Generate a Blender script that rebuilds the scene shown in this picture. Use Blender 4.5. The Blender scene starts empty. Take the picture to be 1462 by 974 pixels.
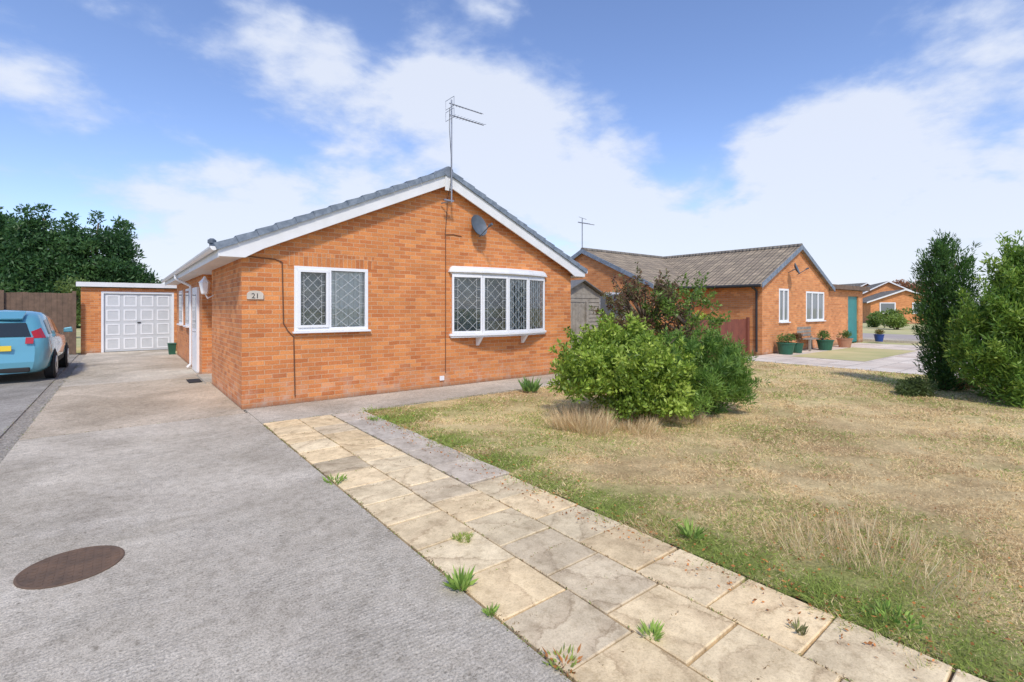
import bpy, math, random
import numpy as np
from mathutils import Vector, Matrix
random.seed(7); rng=np.random.default_rng(7)
SC=bpy.context.scene; COL=SC.collection
PI=math.pi
# ---------------------------------------------------------------- camera model
FPX=700.0; HOR=440.0; CXP=731.0; H=1.6
YAW=math.radians(38.46)
FW=Vector((math.sin(YAW),math.cos(YAW))); RT=Vector((math.cos(YAW),-math.sin(YAW)))
def G(px,py):
    d=H*FPX/(py-HOR); u=(px-CXP)/FPX
    p=d*(FW+u*RT); return p.x,p.y
def PD(px,py,d):
    u=(px-CXP)/FPX; p=d*(FW+u*RT); return Vector((p.x,p.y,H+d*(HOR-py)/FPX))
cam=bpy.data.cameras.new('camera'); co=bpy.data.objects.new('camera',cam); COL.objects.link(co)
co.location=(0,0,H); co.rotation_euler=(PI/2,0,-YAW)
cam.lens=FPX/1462*36; cam.sensor_width=36; cam.shift_y=-(487-HOR)/1462; cam.clip_end=3000; cam.clip_start=.05
SC.camera=co
# ---------------------------------------------------------------- materials
def newmat(name):
    m=bpy.data.materials.new(name); m.use_nodes=True; nt=m.node_tree
    for n in list(nt.nodes): nt.nodes.remove(n)
    out=nt.nodes.new('ShaderNodeOutputMaterial'); p=nt.nodes.new('ShaderNodeBsdfPrincipled')
    nt.links.new(p.outputs[0],out.inputs[0]); return m,nt,p,out
def N(nt,t,**k):
    n=nt.nodes.new(t)
    for a,b in k.items():
        if a in n.inputs: n.inputs[a].default_value=b
        else: setattr(n,a,b)
    return n
def c4(c): return (c[0],c[1],c[2],1)
def noise(nt,vec,scale,detail=6,rough=.6,dist=0):
    n=N(nt,'ShaderNodeTexNoise'); n.inputs['Scale'].default_value=scale; n.inputs['Detail'].default_value=detail
    n.inputs['Roughness'].default_value=rough; n.inputs['Distortion'].default_value=dist
    if vec is not None: nt.links.new(vec,n.inputs['Vector'])
    return n.outputs['Fac']
def ramp(nt,fac,stops):
    r=N(nt,'ShaderNodeValToRGB'); e=r.color_ramp.elements
    while len(e)<len(stops): e.new(.5)
    for i,(p,c) in enumerate(stops): e[i].position=p; e[i].color=c4(c) if not isinstance(c,(int,float)) else (c,c,c,1)
    nt.links.new(fac,r.inputs[0]); return r.outputs[0]
def mix(nt,fac,a,b,mode='MIX'):
    m=N(nt,'ShaderNodeMix',data_type='RGBA',blend_type=mode)
    for s,v in ((0,fac),(6,a),(7,b)):
        if isinstance(v,(int,float)): m.inputs[s].default_value=v if s==0 else (v,v,v,1)
        elif isinstance(v,tuple): m.inputs[s].default_value=c4(v)
        else: nt.links.new(v,m.inputs[s])
    return m.outputs[2]
def bump(nt,p,h,strength=.3,dist=.01):
    b=N(nt,'ShaderNodeBump'); b.inputs['Strength'].default_value=strength; b.inputs['Distance'].default_value=dist
    nt.links.new(h,b.inputs['Height']); nt.links.new(b.outputs[0],p.inputs['Normal'])
def M(name,c1,c2=None,scale=4,rough=.7,metal=0,bmp=0,bscale=60,bdist=.004):
    m,nt,p,o=newmat(name); p.inputs['Roughness'].default_value=rough; p.inputs['Metallic'].default_value=metal
    tc=N(nt,'ShaderNodeTexCoord').outputs['Object']
    if c2 is None: c2=tuple(x*.82 for x in c1)
    f=noise(nt,tc,scale,8,.65)
    nt.links.new(ramp(nt,f,[(.3,c2),(.7,c1)]),p.inputs['Base Color'])
    if bmp: bump(nt,p,noise(nt,tc,bscale,5,.6),bmp,bdist)
    return m
def brickmat(name,ca,cb,mortar,bw=.225,rh=.075,ms=.006,vert=False,dirt=True):
    m,nt,p,o=newmat(name); p.inputs['Roughness'].default_value=.9
    T=N(nt,'ShaderNodeTexCoord'); uv=T.outputs['UV']; ob=T.outputs['Object']
    b=N(nt,'ShaderNodeTexBrick'); b.offset=0.0 if vert else .5
    for k,v in (('Scale',1),('Mortar Size',ms),('Mortar Smooth',.35),('Bias',-.1),('Brick Width',bw),('Row Height',rh)): b.inputs[k].default_value=v
    b.inputs['Color1'].default_value=c4(ca); b.inputs['Color2'].default_value=c4(cb); b.inputs['Mortar'].default_value=c4(mortar)
    wv=N(nt,'ShaderNodeTexNoise'); wv.inputs['Scale'].default_value=11; wv.inputs['Detail'].default_value=4; nt.links.new(uv,wv.inputs['Vector'])
    sub=N(nt,'ShaderNodeVectorMath',operation='SUBTRACT'); nt.links.new(wv.outputs['Color'],sub.inputs[0]); sub.inputs[1].default_value=(.5,.5,.5)
    sc=N(nt,'ShaderNodeVectorMath',operation='SCALE'); sc.inputs['Scale'].default_value=.018; nt.links.new(sub.outputs[0],sc.inputs[0])
    ad=N(nt,'ShaderNodeVectorMath',operation='ADD'); nt.links.new(uv,ad.inputs[0]); nt.links.new(sc.outputs[0],ad.inputs[1])
    nt.links.new(ad.outputs[0],b.inputs['Vector'])
    col=b.outputs['Color']
    for (ox,oy,bias,c2,fc_) in ((40,34,-.45,(.68,.58,.52),.8),(77,58,-.7,(1.25,1.32,1.4),.9)):
        b2=N(nt,'ShaderNodeTexBrick'); b2.offset=b.offset
        for k,v in (('Scale',1),('Mortar Size',0),('Bias',bias),('Brick Width',bw),('Row Height',rh)): b2.inputs[k].default_value=v
        b2.inputs['Color1'].default_value=(1.0,1.0,1.0,1); b2.inputs['Color2'].default_value=c4(c2)
        mp=N(nt,'ShaderNodeMapping'); mp.inputs['Location'].default_value=(bw*ox,rh*oy,0); nt.links.new(ad.outputs[0],mp.inputs[0]); nt.links.new(mp.outputs[0],b2.inputs['Vector'])
        col=mix(nt,fc_,col,b2.outputs['Color'],'MULTIPLY')
    n1=ramp(nt,noise(nt,ob,1.3,6,.6),[(.3,(.84,.82,.82)),(.7,(1.12,1.1,1.08))])
    col=mix(nt,1,col,n1,'MULTIPLY')
    n2=ramp(nt,noise(nt,ob,45,6,.7),[(.3,(.70,.68,.66)),(.7,(1.18,1.18,1.18))])
    col=mix(nt,.85,col,n2,'MULTIPLY')
    if dirt:
        g=N(nt,'ShaderNodeNewGeometry'); s=N(nt,'ShaderNodeSeparateXYZ'); nt.links.new(g.outputs['Position'],s.inputs[0])
        mr=N(nt,'ShaderNodeMapRange'); mr.inputs[1].default_value=.6; mr.inputs[2].default_value=.0; nt.links.new(s.outputs['Z'],mr.inputs[0])
        mu=N(nt,'ShaderNodeMath',operation='MULTIPLY'); nt.links.new(mr.outputs[0],mu.inputs[0])
        nt.links.new(ramp(nt,noise(nt,ob,5,8,.7),[(.46,0.0),(.7,.9)]),mu.inputs[1])
        col=mix(nt,mu.outputs[0],col,(.58,.43,.33))
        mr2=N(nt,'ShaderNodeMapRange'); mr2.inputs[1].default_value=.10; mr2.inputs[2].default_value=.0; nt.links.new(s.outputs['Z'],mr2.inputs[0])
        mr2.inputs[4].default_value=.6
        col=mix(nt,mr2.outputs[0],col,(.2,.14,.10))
    nt.links.new(col,p.inputs['Base Color'])
    inv=N(nt,'ShaderNodeMath',operation='SUBTRACT'); inv.inputs[0].default_value=1; nt.links.new(b.outputs['Fac'],inv.inputs[1])
    a=N(nt,'ShaderNodeMath',operation='MULTIPLY_ADD'); nt.links.new(noise(nt,ob,90,4,.6),a.inputs[0]); a.inputs[1].default_value=.5; nt.links.new(inv.outputs[0],a.inputs[2])
    bump(nt,p,a.outputs[0],.45,.006)
    return m
BR=brickmat('orange_brick',(.76,.305,.098),(.57,.188,.060),(.64,.42,.25))
BRV=brickmat('orange_brick_soldier',(.72,.285,.092),(.50,.165,.054),(.60,.38,.23),bw=.075,rh=.225,vert=True,dirt=False)
BR2=brickmat('neighbour_brick',(.76,.325,.115),(.60,.225,.078),(.58,.38,.23))
WHITE=M('white_upvc',(.84,.85,.86),(.79,.80,.81),3,.35)
WHITE2=M('white_painted_board',(.82,.82,.82),(.70,.70,.68),2.5,.5)
TILE=M('slate_grey_tile',(.24,.28,.34),(.12,.145,.18),5,.75,bmp=.4)
FASC=M('grey_blue_trim',(.27,.32,.38),(.11,.14,.18),9,.8)
BLACK=M('black_cable',(.03,.03,.03),None,4,.6)
CABLEB=M('brown_cable',(.16,.07,.035),None,4,.6)
LEAD=M('lead_strip',(.70,.72,.71),(.50,.52,.51),30,.5)
BLIND=M('blind_fabric',(.90,.90,.86),(.78,.78,.75),3,.8)
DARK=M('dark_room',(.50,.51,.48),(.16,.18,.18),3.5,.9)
ALU=M('dull_aluminium',(.42,.43,.45),(.3,.3,.32),20,.45,metal=.8)
DISH=M('dish_grey',(.13,.155,.19),(.08,.10,.12),6,.5)
STONE=M('plaque_stone',(.66,.60,.50),(.5,.44,.36),12,.8)
RUST=M('rusty_iron',(.19,.115,.07),(.095,.065,.045),7,.9,metal=0,bmp=.5,bscale=90)
WOODG=M('weathered_grey_wood',(.36,.33,.28),(.19,.17,.14),5,.9,bmp=.4)
WOODB=M('brown_fence_wood',(.21,.135,.09),(.105,.07,.048),5,.85,bmp=.4)
WOODR=M('red_brown_fence_wood',(.24,.075,.045),(.16,.05,.035),5,.8)
FELT=M('roof_felt',(.20,.20,.20),(.11,.11,.11),4,.95)
TEAL=M('teal_paint',(.025,.26,.25),(.02,.19,.19),2,.45)
CREAMD=M('garage_door_grey',(.62,.64,.65),(.54,.56,.57),3,.45)
GREENP=M('green_plastic',(.025,.13,.08),(.018,.09,.055),5,.5)
BLUEP=M('blue_glaze',(.02,.06,.28),None,5,.3)
TERRA=M('terracotta',(.48,.25,.15),(.36,.18,.11),6,.8)
BARK=M('bark',(.17,.125,.09),(.08,.06,.04),10,.95,bmp=.8,bscale=30)
SOIL=M('dark_soil',(.20,.16,.10),(.10,.08,.055),20,1,bmp=.6,bscale=80)
RUBBER=M('rubber',(.025,.025,.025),None,5,.8)
def simple(name,c,rough=.5,metal=0,coat=0):
    m,nt,p,o=newmat(name); p.inputs['Base Color'].default_value=c4(c); p.inputs['Roughness'].default_value=rough; p.inputs['Metallic'].default_value=metal
    p.inputs['Coat Weight'].default_value=coat; p.inputs['Coat Roughness'].default_value=.05; return m
CARP=simple('light_blue_car_paint',(.12,.37,.47),.35,.15,1)
CARG=simple('car_glass',(.02,.03,.035),.12,0,.3)
REDL=simple('tail_light_red',(.42,.015,.015),.15,0,1)
PLATE=simple('yellow_plate',(.85,.62,.05),.4)
ALLOY=simple('alloy',(.5,.51,.53),.3,.7)
PANED=simple('dark_reflective_glass',(.16,.18,.19),.05,0,.5)
def glassmat():
    m,nt,p,o=newmat('window_glass'); nt.nodes.remove(p)
    t=N(nt,'ShaderNodeBsdfTransparent'); t.inputs[0].default_value=(.93,.97,.95,1)
    g=N(nt,'ShaderNodeBsdfGlossy'); g.inputs['Roughness'].default_value=.02
    lw=N(nt,'ShaderNodeFresnel'); lw.inputs[0].default_value=1.5
    a=N(nt,'ShaderNodeMath',operation='MULTIPLY_ADD'); a.inputs[1].default_value=1.3; a.inputs[2].default_value=.06; nt.links.new(lw.outputs[0],a.inputs[0])
    s=N(nt,'ShaderNodeMixShader'); nt.links.new(a.outputs[0],s.inputs[0]); nt.links.new(t.outputs[0],s.inputs[1]); nt.links.new(g.outputs[0],s.inputs[2]); nt.links.new(s.outputs[0],o.inputs[0])
    return m
GLASS=glassmat()
def leafmat(name,trans=.3,rough=.55):
    m,nt,p,o=newmat(name); at=N(nt,'ShaderNodeAttribute'); at.attribute_name='col'
    nt.links.new(at.outputs['Color'],p.inputs['Base Color']); p.inputs['Roughness'].default_value=rough
    t=N(nt,'ShaderNodeBsdfTranslucent'); nt.links.new(at.outputs['Color'],t.inputs[0])
    s=N(nt,'ShaderNodeMixShader'); s.inputs[0].default_value=trans
    nt.links.new(p.outputs[0],s.inputs[1]); nt.links.new(t.outputs[0],s.inputs[2]); nt.links.new(s.outputs[0],o.inputs[0]); return m
LEAF=leafmat('leaf',.42,.5); DRY=leafmat('dry_blade',.3,.9)
def rooftile(name,c1,c2):
    m,nt,p,o=newmat(name); p.inputs['Roughness'].default_value=.85
    T=N(nt,'ShaderNodeTexCoord'); uv=T.outputs['UV']; b=N(nt,'ShaderNodeTexBrick'); b.offset=0
    for k,v in (('Scale',1),('Mortar Size',.012),('Mortar Smooth',.5),('Bias',0),('Brick Width',.30),('Row Height',.32)): b.inputs[k].default_value=v
    b.inputs['Color1'].default_value=c4(c1); b.inputs['Color2'].default_value=c4(c2); b.inputs['Mortar'].default_value=c4(tuple(x*.3 for x in c2))
    nt.links.new(uv,b.inputs['Vector'])
    col=mix(nt,.9,b.outputs['Color'],ramp(nt,noise(nt,T.outputs['Object'],2.5,8,.7),[(.3,(.7,.7,.66)),(.7,(1.2,1.15,1.1))]),'MULTIPLY')
    nt.links.new(col,p.inputs['Base Color'])
    w=N(nt,'ShaderNodeTexWave',bands_direction='X'); w.inputs['Scale'].default_value=.314/.15; nt.links.new(uv,w.inputs['Vector'])
    a=N(nt,'ShaderNodeMath',operation='SUBTRACT'); nt.links.new(w.outputs['Fac'],a.inputs[0]); nt.links.new(b.outputs['Fac'],a.inputs[1])
    bump(nt,p,a.outputs[0],.7,.03); return m
ROOF2=rooftile('brown_concrete_tile',(.38,.31,.22),(.26,.21,.155))
ROOF3=rooftile('grey_brown_tile',(.24,.22,.19),(.16,.145,.13))
def concrete(name,c1,c2,stain,ridge=True,ridge_s=.5,big_s=1):
    m,nt,p,o=newmat(name); p.inputs['Roughness'].default_value=.95; p.inputs['Specular IOR Level'].default_value=.15
    ob=N(nt,'ShaderNodeTexCoord').outputs['Object']
    base=ramp(nt,noise(nt,ob,1.1,8,.62,.4),[(.28,c2),(.72,c1)])
    st=ramp(nt,noise(nt,ob,2.6,8,.7),[(.52,0.0),(.75,1.0)])
    mu=N(nt,'ShaderNodeMath',operation='MULTIPLY'); mu.inputs[1].default_value=.5; nt.links.new(st,mu.inputs[0])
    col=mix(nt,mu.outputs[0],base,stain)
    big=ramp(nt,noise(nt,ob,.55,5,.6,.8),[(.38,(.80,.79,.76)),(.60,(1.08,1.08,1.07))]); col=mix(nt,big_s,col,big,'MULTIPLY')
    sp=ramp(nt,noise(nt,ob,85,4,.85),[(.36,(.45,.44,.43)),(.5,(1,1,1)),(.66,(1.35,1.33,1.3))])
    col=mix(nt,.9,col,sp,'MULTIPLY')
    sp2=ramp(nt,noise(nt,ob,14,6,.8),[(.34,(.70,.69,.67)),(.55,(1.06,1.06,1.06))])
    col=mix(nt,.85,col,sp2,'MULTIPLY')
    spots=ramp(nt,noise(nt,ob,26,3,.6),[(.65,(1,1,1)),(.71,(.42,.41,.38))])
    col=mix(nt,.6,col,spots,'MULTIPLY')
    h=noise(nt,ob,60,6,.75)
    if ridge:
        mp=N(nt,'ShaderNodeMapping'); mp.inputs['Rotation'].default_value=(0,0,.06); nt.links.new(ob,mp.inputs[0])
        w=N(nt,'ShaderNodeTexWave',bands_direction='Y'); w.inputs['Scale'].default_value=10.5; w.inputs['Distortion'].default_value=9; w.inputs['Detail'].default_value=7; w.inputs['Detail Scale'].default_value=3.0; w.inputs['Detail Roughness'].default_value=.85
        nt.links.new(mp.outputs[0],w.inputs['Vector'])
        msk=ramp(nt,noise(nt,ob,1.4,6,.7),[(.42,.05),(.62,1.0)])
        mm=N(nt,'ShaderNodeMath',operation='MULTIPLY'); nt.links.new(w.outputs['Fac'],mm.inputs[0]); nt.links.new(msk,mm.inputs[1])
        wc=ramp(nt,mm.outputs[0],[(.0,(.84,.83,.81)),(.8,(1.13,1.13,1.12))])
        col=mix(nt,ridge_s,col,wc,'MULTIPLY')
        a=N(nt,'ShaderNodeMath',operation='MULTIPLY_ADD'); nt.links.new(mm.outputs[0],a.inputs[0]); a.inputs[1].default_value=.5; nt.links.new(h,a.inputs[2]); h=a.outputs[0]
    nt.links.new(col,p.inputs['Base Color']); bump(nt,p,h,.7,.009); return m
CONC=concrete('tamped_concrete',(.70,.635,.53),(.53,.475,.395),(.82,.75,.64),ridge_s=.8)
CONCB=concrete('brown_stained_concrete',(.66,.565,.44),(.50,.425,.33),(.42,.35,.27),ridge_s=.3)
CONCP=concrete('path_concrete',(.62,.56,.465),(.44,.395,.33),(.32,.29,.23),ridge=False)
TARM=concrete('neighbour_drive',(.40,.375,.335),(.30,.28,.25),(.22,.21,.19),ridge=False)
def slabmat(name,c1,c2,c3,vs):
    m,nt,p,o=newmat(name); p.inputs['Roughness'].default_value=.95; p.inputs['Specular IOR Level'].default_value=.15
    T=N(nt,'ShaderNodeTexCoord'); uv=T.outputs['UV']; ob=T.outputs['Object']
    w=N(nt,'ShaderNodeTexWave',bands_direction='X',wave_profile='SAW'); w.inputs['Scale'].default_value=1.3; w.inputs['Distortion'].default_value=6.5; w.inputs['Detail'].default_value=9; w.inputs['Detail Scale'].default_value=1.5; w.inputs['Detail Roughness'].default_value=.70
    nt.links.new(uv,w.inputs['Vector'])
    msk=ramp(nt,noise(nt,uv,2.2,4,.6),[(.38,.15),(.6,1.0)])
    vein=ramp(nt,w.outputs['Fac'],[(0,c2),(.10,c1),(.66,c1),(1,c3)])
    col=mix(nt,msk,c1,vein)
    at=N(nt,'ShaderNodeAttribute'); at.attribute_name='col'
    col=mix(nt,1,col,at.outputs['Color'],'MULTIPLY')
    col=mix(nt,.9,col,ramp(nt,noise(nt,ob,3.2,8,.75),[(.32,(.66,.64,.62)),(.6,(1.1,1.1,1.1))]),'MULTIPLY')
    col=mix(nt,.6,col,ramp(nt,noise(nt,ob,90,5,.85),[(.33,(.6,.57,.52)),(.5,(1,1,1)),(.7,(1.15,1.15,1.15))]),'MULTIPLY')
    col=mix(nt,.5,col,ramp(nt,noise(nt,ob,16,6,.8),[(.36,(.60,.56,.50)),(.5,(1,1,1))]),'MULTIPLY')
    nt.links.new(col,p.inputs['Base Color'])
    a=N(nt,'ShaderNodeMath',operation='MULTIPLY_ADD'); nt.links.new(noise(nt,ob,70,5,.7),a.inputs[0]); a.inputs[1].default_value=.4; nt.links.new(w.outputs['Fac'],a.inputs[2])
    bump(nt,p,a.outputs[0],vs,.010); return m
SLAB=slabmat('riven_yellow_slab',(.86,.69,.43),(.52,.38,.22),(.70,.54,.33),.6)
SLABG=slabmat('grey_slab',(.58,.52,.43),(.46,.405,.33),(.52,.46,.38),.3)
def lawnmat():
    m,nt,p,o=newmat('dry_lawn'); p.inputs['Roughness'].default_value=1; p.inputs['Specular IOR Level'].default_value=.1
    ob=N(nt,'ShaderNodeTexCoord').outputs['Object']; at=N(nt,'ShaderNodeAttribute'); at.attribute_name='col'
    col=mix(nt,1,at.outputs['Color'],ramp(nt,noise(nt,ob,38,8,.8),[(.3,(.5,.47,.42)),(.55,(1,1,1)),(.75,(1.3,1.28,1.2))]),'MULTIPLY')
    col=mix(nt,.8,col,ramp(nt,noise(nt,ob,6,8,.7),[(.3,(.64,.60,.52)),(.7,(1.15,1.15,1.1))]),'MULTIPLY')
    nt.links.new(col,p.inputs['Base Color']); bump(nt,p,noise(nt,ob,70,6,.8),.9,.02); return m
LAWN=lawnmat()
FARG=M('far_grass',(.64,.53,.28),(.36,.38,.15),.35,1,bmp=.4,bscale=20)
GRAVM=M('pale_gravel_bed',(.54,.49,.41),(.22,.19,.15),45,.95,bmp=1,bscale=50,bdist=.015)
PAVN=brickmat('pale_block_paving',(.78,.71,.60),(.68,.61,.51),(.38,.34,.29),bw=.6,rh=.6,ms=.012,dirt=False)
ROADM=M('road_tarmac',(.46,.39,.34),(.36,.31,.27),.8,.9)
# ---------------------------------------------------------------- mesh builder
OFF={}
class MB:
    def __init__(s): s.v=[];s.f=[];s.uv={};s.col=[];s.usecol=False;s.cc=(1,1,1)
    def add(s,pts): 
        i=len(s.v); s.v+= [tuple(p) for p in pts]; s.col+=[s.cc]*len(pts); return i
    def poly(s,pts,uv=None):
        i=s.add(pts); s.f.append(tuple(range(i,i+len(pts))))
        if uv: s.uv[len(s.f)-1]=uv
    def hexa(s,b,t):
        i=s.add(list(b)+list(t)); n=len(b)
        s.f.append(tuple(i+k for k in reversed(range(n)))); s.f.append(tuple(i+n+k for k in range(n)))
        for k in range(n):
            j=(k+1)%n; s.f.append((i+k,i+j,i+n+j,i+n+k))
    def box(s,x0,x1,y0,y1,z0,z1,T=None):
        b=[(x0,y0,z0),(x1,y0,z0),(x1,y1,z0),(x0,y1,z0)]; t=[(x0,y0,z1),(x1,y0,z1),(x1,y1,z1),(x0,y1,z1)]
        if T: b=[T(*p) for p in b]; t=[T(*p) for p in t]
        s.hexa(b,t)
    def prism(s,pts,z0,z1,top=None):
        top=top or pts; s.hexa([(p[0],p[1],z0) for p in pts],[(p[0],p[1],z1) for p in top])
    def tube(s,p0,p1,r0,r1=None,seg=8,cap=True):
        r1=r0 if r1 is None else r1; p0=Vector(p0);p1=Vector(p1); d=(p1-p0).normalized()
        a=d.cross(Vector((0,0,1)) if abs(d.z)<.9 else Vector((1,0,0))).normalized(); b=d.cross(a)
        r=[(p0+r0*(math.cos(t)*a+math.sin(t)*b)) for t in [2*PI*k/seg for k in range(seg)]]
        q=[(p1+r1*(math.cos(t)*a+math.sin(t)*b)) for t in [2*PI*k/seg for k in range(seg)]]
        i=s.add(r+q)
        for k in range(seg):
            j=(k+1)%seg; s.f.append((i+k,i+j,i+seg+j,i+seg+k))
        if cap: s.f.append(tuple(i+k for k in reversed(range(seg)))); s.f.append(tuple(i+seg+k for k in range(seg)))
    def path(s,pts,r,seg=6):
        for a,b in zip(pts[:-1],pts[1:]): s.tube(a,b,r,seg=seg)
    def lathe(s,prof,c,seg=20,axis='z'):
        n=len(prof); i0=len(s.v); pts=[]
        for (r,h) in prof:
            for k in range(seg):
                t=2*PI*k/seg; a,b=r*math.cos(t),r*math.sin(t)
                pts.append((c[0]+a,c[1]+b,c[2]+h) if axis=='z' else ((c[0]+h,c[1]+a,c[2]+b) if axis=='x' else (c[0]+a,c[1]+h,c[2]+b)))
        s.add(pts)
        for q in range(n-1):
            for k in range(seg):
                j=(k+1)%seg; s.f.append((i0+q*seg+k,i0+q*seg+j,i0+(q+1)*seg+j,i0+(q+1)*seg+k))
        s.f.append(tuple(i0+k for k in reversed(range(seg)))); s.f.append(tuple(i0+(n-1)*seg+k for k in range(seg)))
    def build(s,name,mat,parent=None,uvmode='box',smooth=False,off=None,bevel=0):
        o3=Vector(off) if off is not None else (OFF.get(parent.name,Vector()) if parent else Vector())
        me=bpy.data.meshes.new(name); me.from_pydata([(v[0]-o3.x,v[1]-o3.y,v[2]-o3.z) for v in s.v],[],s.f); me.update()
        ul=me.uv_layers.new(name='UVMap')
        for p in me.polygons:
            n=p.normal; cu=s.uv.get(p.index)
            for q,li in enumerate(p.loop_indices):
                v=s.v[me.loops[li].vertex_index]
                if cu: ul.data[li].uv=cu[q]; continue
                if uvmode=='roofx' and abs(n.z)>.3 and abs(n.x)>=abs(n.y): ul.data[li].uv=(v[1],v[0]*1.1)
                elif uvmode=='roofx' and abs(n.z)>.3: ul.data[li].uv=(v[0],v[1]*1.1)
                elif abs(n.z)>.7: ul.data[li].uv=(v[0],v[1])
                elif abs(n.x)>abs(n.y): ul.data[li].uv=(v[1],v[2])
                else: ul.data[li].uv=(v[0],v[2])
        if s.usecol:
            a=me.attributes.new('col','FLOAT_COLOR','POINT')
            a.data.foreach_set('color',np.array([(c[0],c[1],c[2],1) for c in s.col],dtype=np.float32).ravel())
        if smooth:
            for p in me.polygons: p.use_smooth=True
        me.materials.append(mat)
        o=bpy.data.objects.new(name,me); COL.objects.link(o)
        if off is not None: o.location=off; OFF[o.name]=Vector(off)
        elif parent: o.parent=parent; OFF[o.name]=o3
        if bevel:
            b=o.modifiers.new('bevel','BEVEL'); b.width=bevel; b.segments=2; b.limit_method='ANGLE'
        return o
def tag(o,label=None,cat=None,group=None,kind=None):
    if label: o['label']=label
    if cat: o['category']=cat
    if group: o['group']=group
    if kind: o['kind']=kind
    return o
def thing(name,label,cat,loc,rz=0,group=None,world=True):
    o=bpy.data.objects.new(name,None); COL.objects.link(o); o.location=loc; o.rotation_euler=(0,0,rz); o.empty_display_size=.1
    OFF[o.name]=Vector(loc) if world else Vector(); tag(o,label,cat,group); return o
def frame(o,d):
    o=Vector(o); d=Vector(d).normalized(); n=Vector((d.y,-d.x))
    return lambda s,n_,z: (o.x+d.x*s+n.x*n_, o.y+d.y*s+n.y*n_, z)
def leafmesh(name,P,D,L,W,C,mat,parent=None,off=None):
    n=len(P); D=D/np.linalg.norm(D,axis=1,keepdims=True)
    S=np.cross(D,rng.normal(size=(n,3))); S/=np.linalg.norm(S,axis=1,keepdims=True)+1e-9
    L=np.broadcast_to(np.asarray(L,dtype=float),(n,))[:,None]; W=np.broadcast_to(np.asarray(W,dtype=float),(n,))[:,None]
    V=np.stack([P,P+D*L*.45+S*W*.5,P+D*L,P+D*L*.45-S*W*.5],1).reshape(-1,3)
    o3=np.array(off) if off is not None else (np.array(OFF.get(parent.name,Vector())) if parent else np.zeros(3))
    V=V-o3
    me=bpy.data.meshes.new(name); me.vertices.add(4*n); me.vertices.foreach_set('co',V.astype(np.float32).ravel())
    me.loops.add(4*n); me.loops.foreach_set('vertex_index',np.arange(4*n,dtype=np.int32))
    me.polygons.add(n); me.polygons.foreach_set('loop_start',np.arange(0,4*n,4,dtype=np.int32)); 
    try: me.polygons.foreach_set('loop_total',np.full(n,4,dtype=np.int32))
    except Exception: pass
    me.update(calc_edges=True); me.validate()
    a=me.attributes.new('col','FLOAT_COLOR','POINT'); CC=np.ones((4*n,4),dtype=np.float32); CC[:,:3]=np.repeat(np.clip(C,0,1),4,axis=0); a.data.foreach_set('color',CC.ravel())
    me.materials.append(mat); o=bpy.data.objects.new(name,me); COL.objects.link(o)
    if off is not None: o.location=off; OFF[o.name]=Vector(off)
    elif parent: o.parent=parent; OFF[o.name]=OFF.get(parent.name,Vector())
    return o
def blobs_in(c,rad,k,rb,fill=.75):
    out=[]
    for i in range(k):
        d=rng.normal(size=3); d/=np.linalg.norm(d); r=rng.uniform(.25,1)**.5*fill
        out.append([c[0]+d[0]*rad[0]*r,c[1]+d[1]*rad[1]*r,c[2]+d[2]*rad[2]*r,rb*rng.uniform(.6,1.25)])
    return np.array(out)
def shoots(c,rad,ns,ln,r=.045):
    out=[]
    for i in range(ns):
        d=rng.normal(size=3); d[2]=abs(d[2])*.9-.15; d/=np.linalg.norm(d); l=ln*rng.uniform(.4,1.35)
        dd=d*.75+np.array([0,0,.7])+rng.normal(size=3)*.25; dd/=np.linalg.norm(dd)
        p=np.array([c[0]+d[0]*rad[0]*.85,c[1]+d[1]*rad[1]*.85,c[2]+d[2]*rad[2]*.85])
        for k in range(5): q=p+dd*l*k/4; out.append([q[0],q[1],q[2],r*(1.4-.2*k)])
    return np.array(out)
def crown(name,B,n,L,W,pal,parent,up=.3,shell=.35,zs=.85,rnd=.8,outw=.7,wp=2.0):
    B=np.asarray(B); w=B[:,3]**wp; idx=rng.choice(len(B),n,p=w/w.sum())
    d=rng.normal(size=(n,3)); d/=np.linalg.norm(d,axis=1,keepdims=True)
    r=B[idx,3]*(shell+(1-shell)*rng.random(n)**.6*1.08)
    P=B[idx,:3]+d*r[:,None]*np.array([1,1,zs]); P[:,2]=np.maximum(P[:,2],.02)
    D=d*outw+rng.normal(size=(n,3))*rnd+np.array([0,0,up])
    bt=rng.random(len(B)); t=np.clip(.5*bt[idx]+.5*rng.random(n),0,1)
    pal=np.array(pal); k=t*(len(pal)-1); i=np.minimum(k.astype(int),len(pal)-2); fr=(k-i)[:,None]
    C=pal[i]*(1-fr)+pal[i+1]*fr; C=C*rng.uniform(.75,1.25,(n,1))
    return leafmesh(name,P,D,L*rng.uniform(.6,1.25,n),W*rng.uniform(.7,1.2,n),C,LEAF,parent)
def trunk(parent,base,top,r,B,nb,rb=.25,name='trunk'):
    m=MB(); base=Vector(base); top=Vector(top); ps=[base]
    for k in range(1,6):
        q=base.lerp(top,k/5); q.x+=random.uniform(-.4,.4)*r; q.y+=random.uniform(-.4,.4)*r; ps.append(q)
    for k in range(5): m.tube(ps[k],ps[k+1],r*(1-.16*k),r*(1-.16*(k+1)),10)
    idx=rng.choice(len(B),min(nb,len(B)),replace=False)
    for i in idx:
        c=Vector(B[i][:3]); t=min(.95,max(.15,(c.z-base.z)/(top.z-base.z+.01)*.7)); k=min(4,int(t*5)); s=ps[k].lerp(ps[k+1],t*5-k); mid=s.lerp(c,.5)+Vector((0,0,-.06*(c-s).length))
        m.tube(s,mid,r*rb*1.6,r*rb,6); m.tube(mid,c,r*rb,r*rb*.4,6)
    return m.build(name,BARK,parent,smooth=True)
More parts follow.
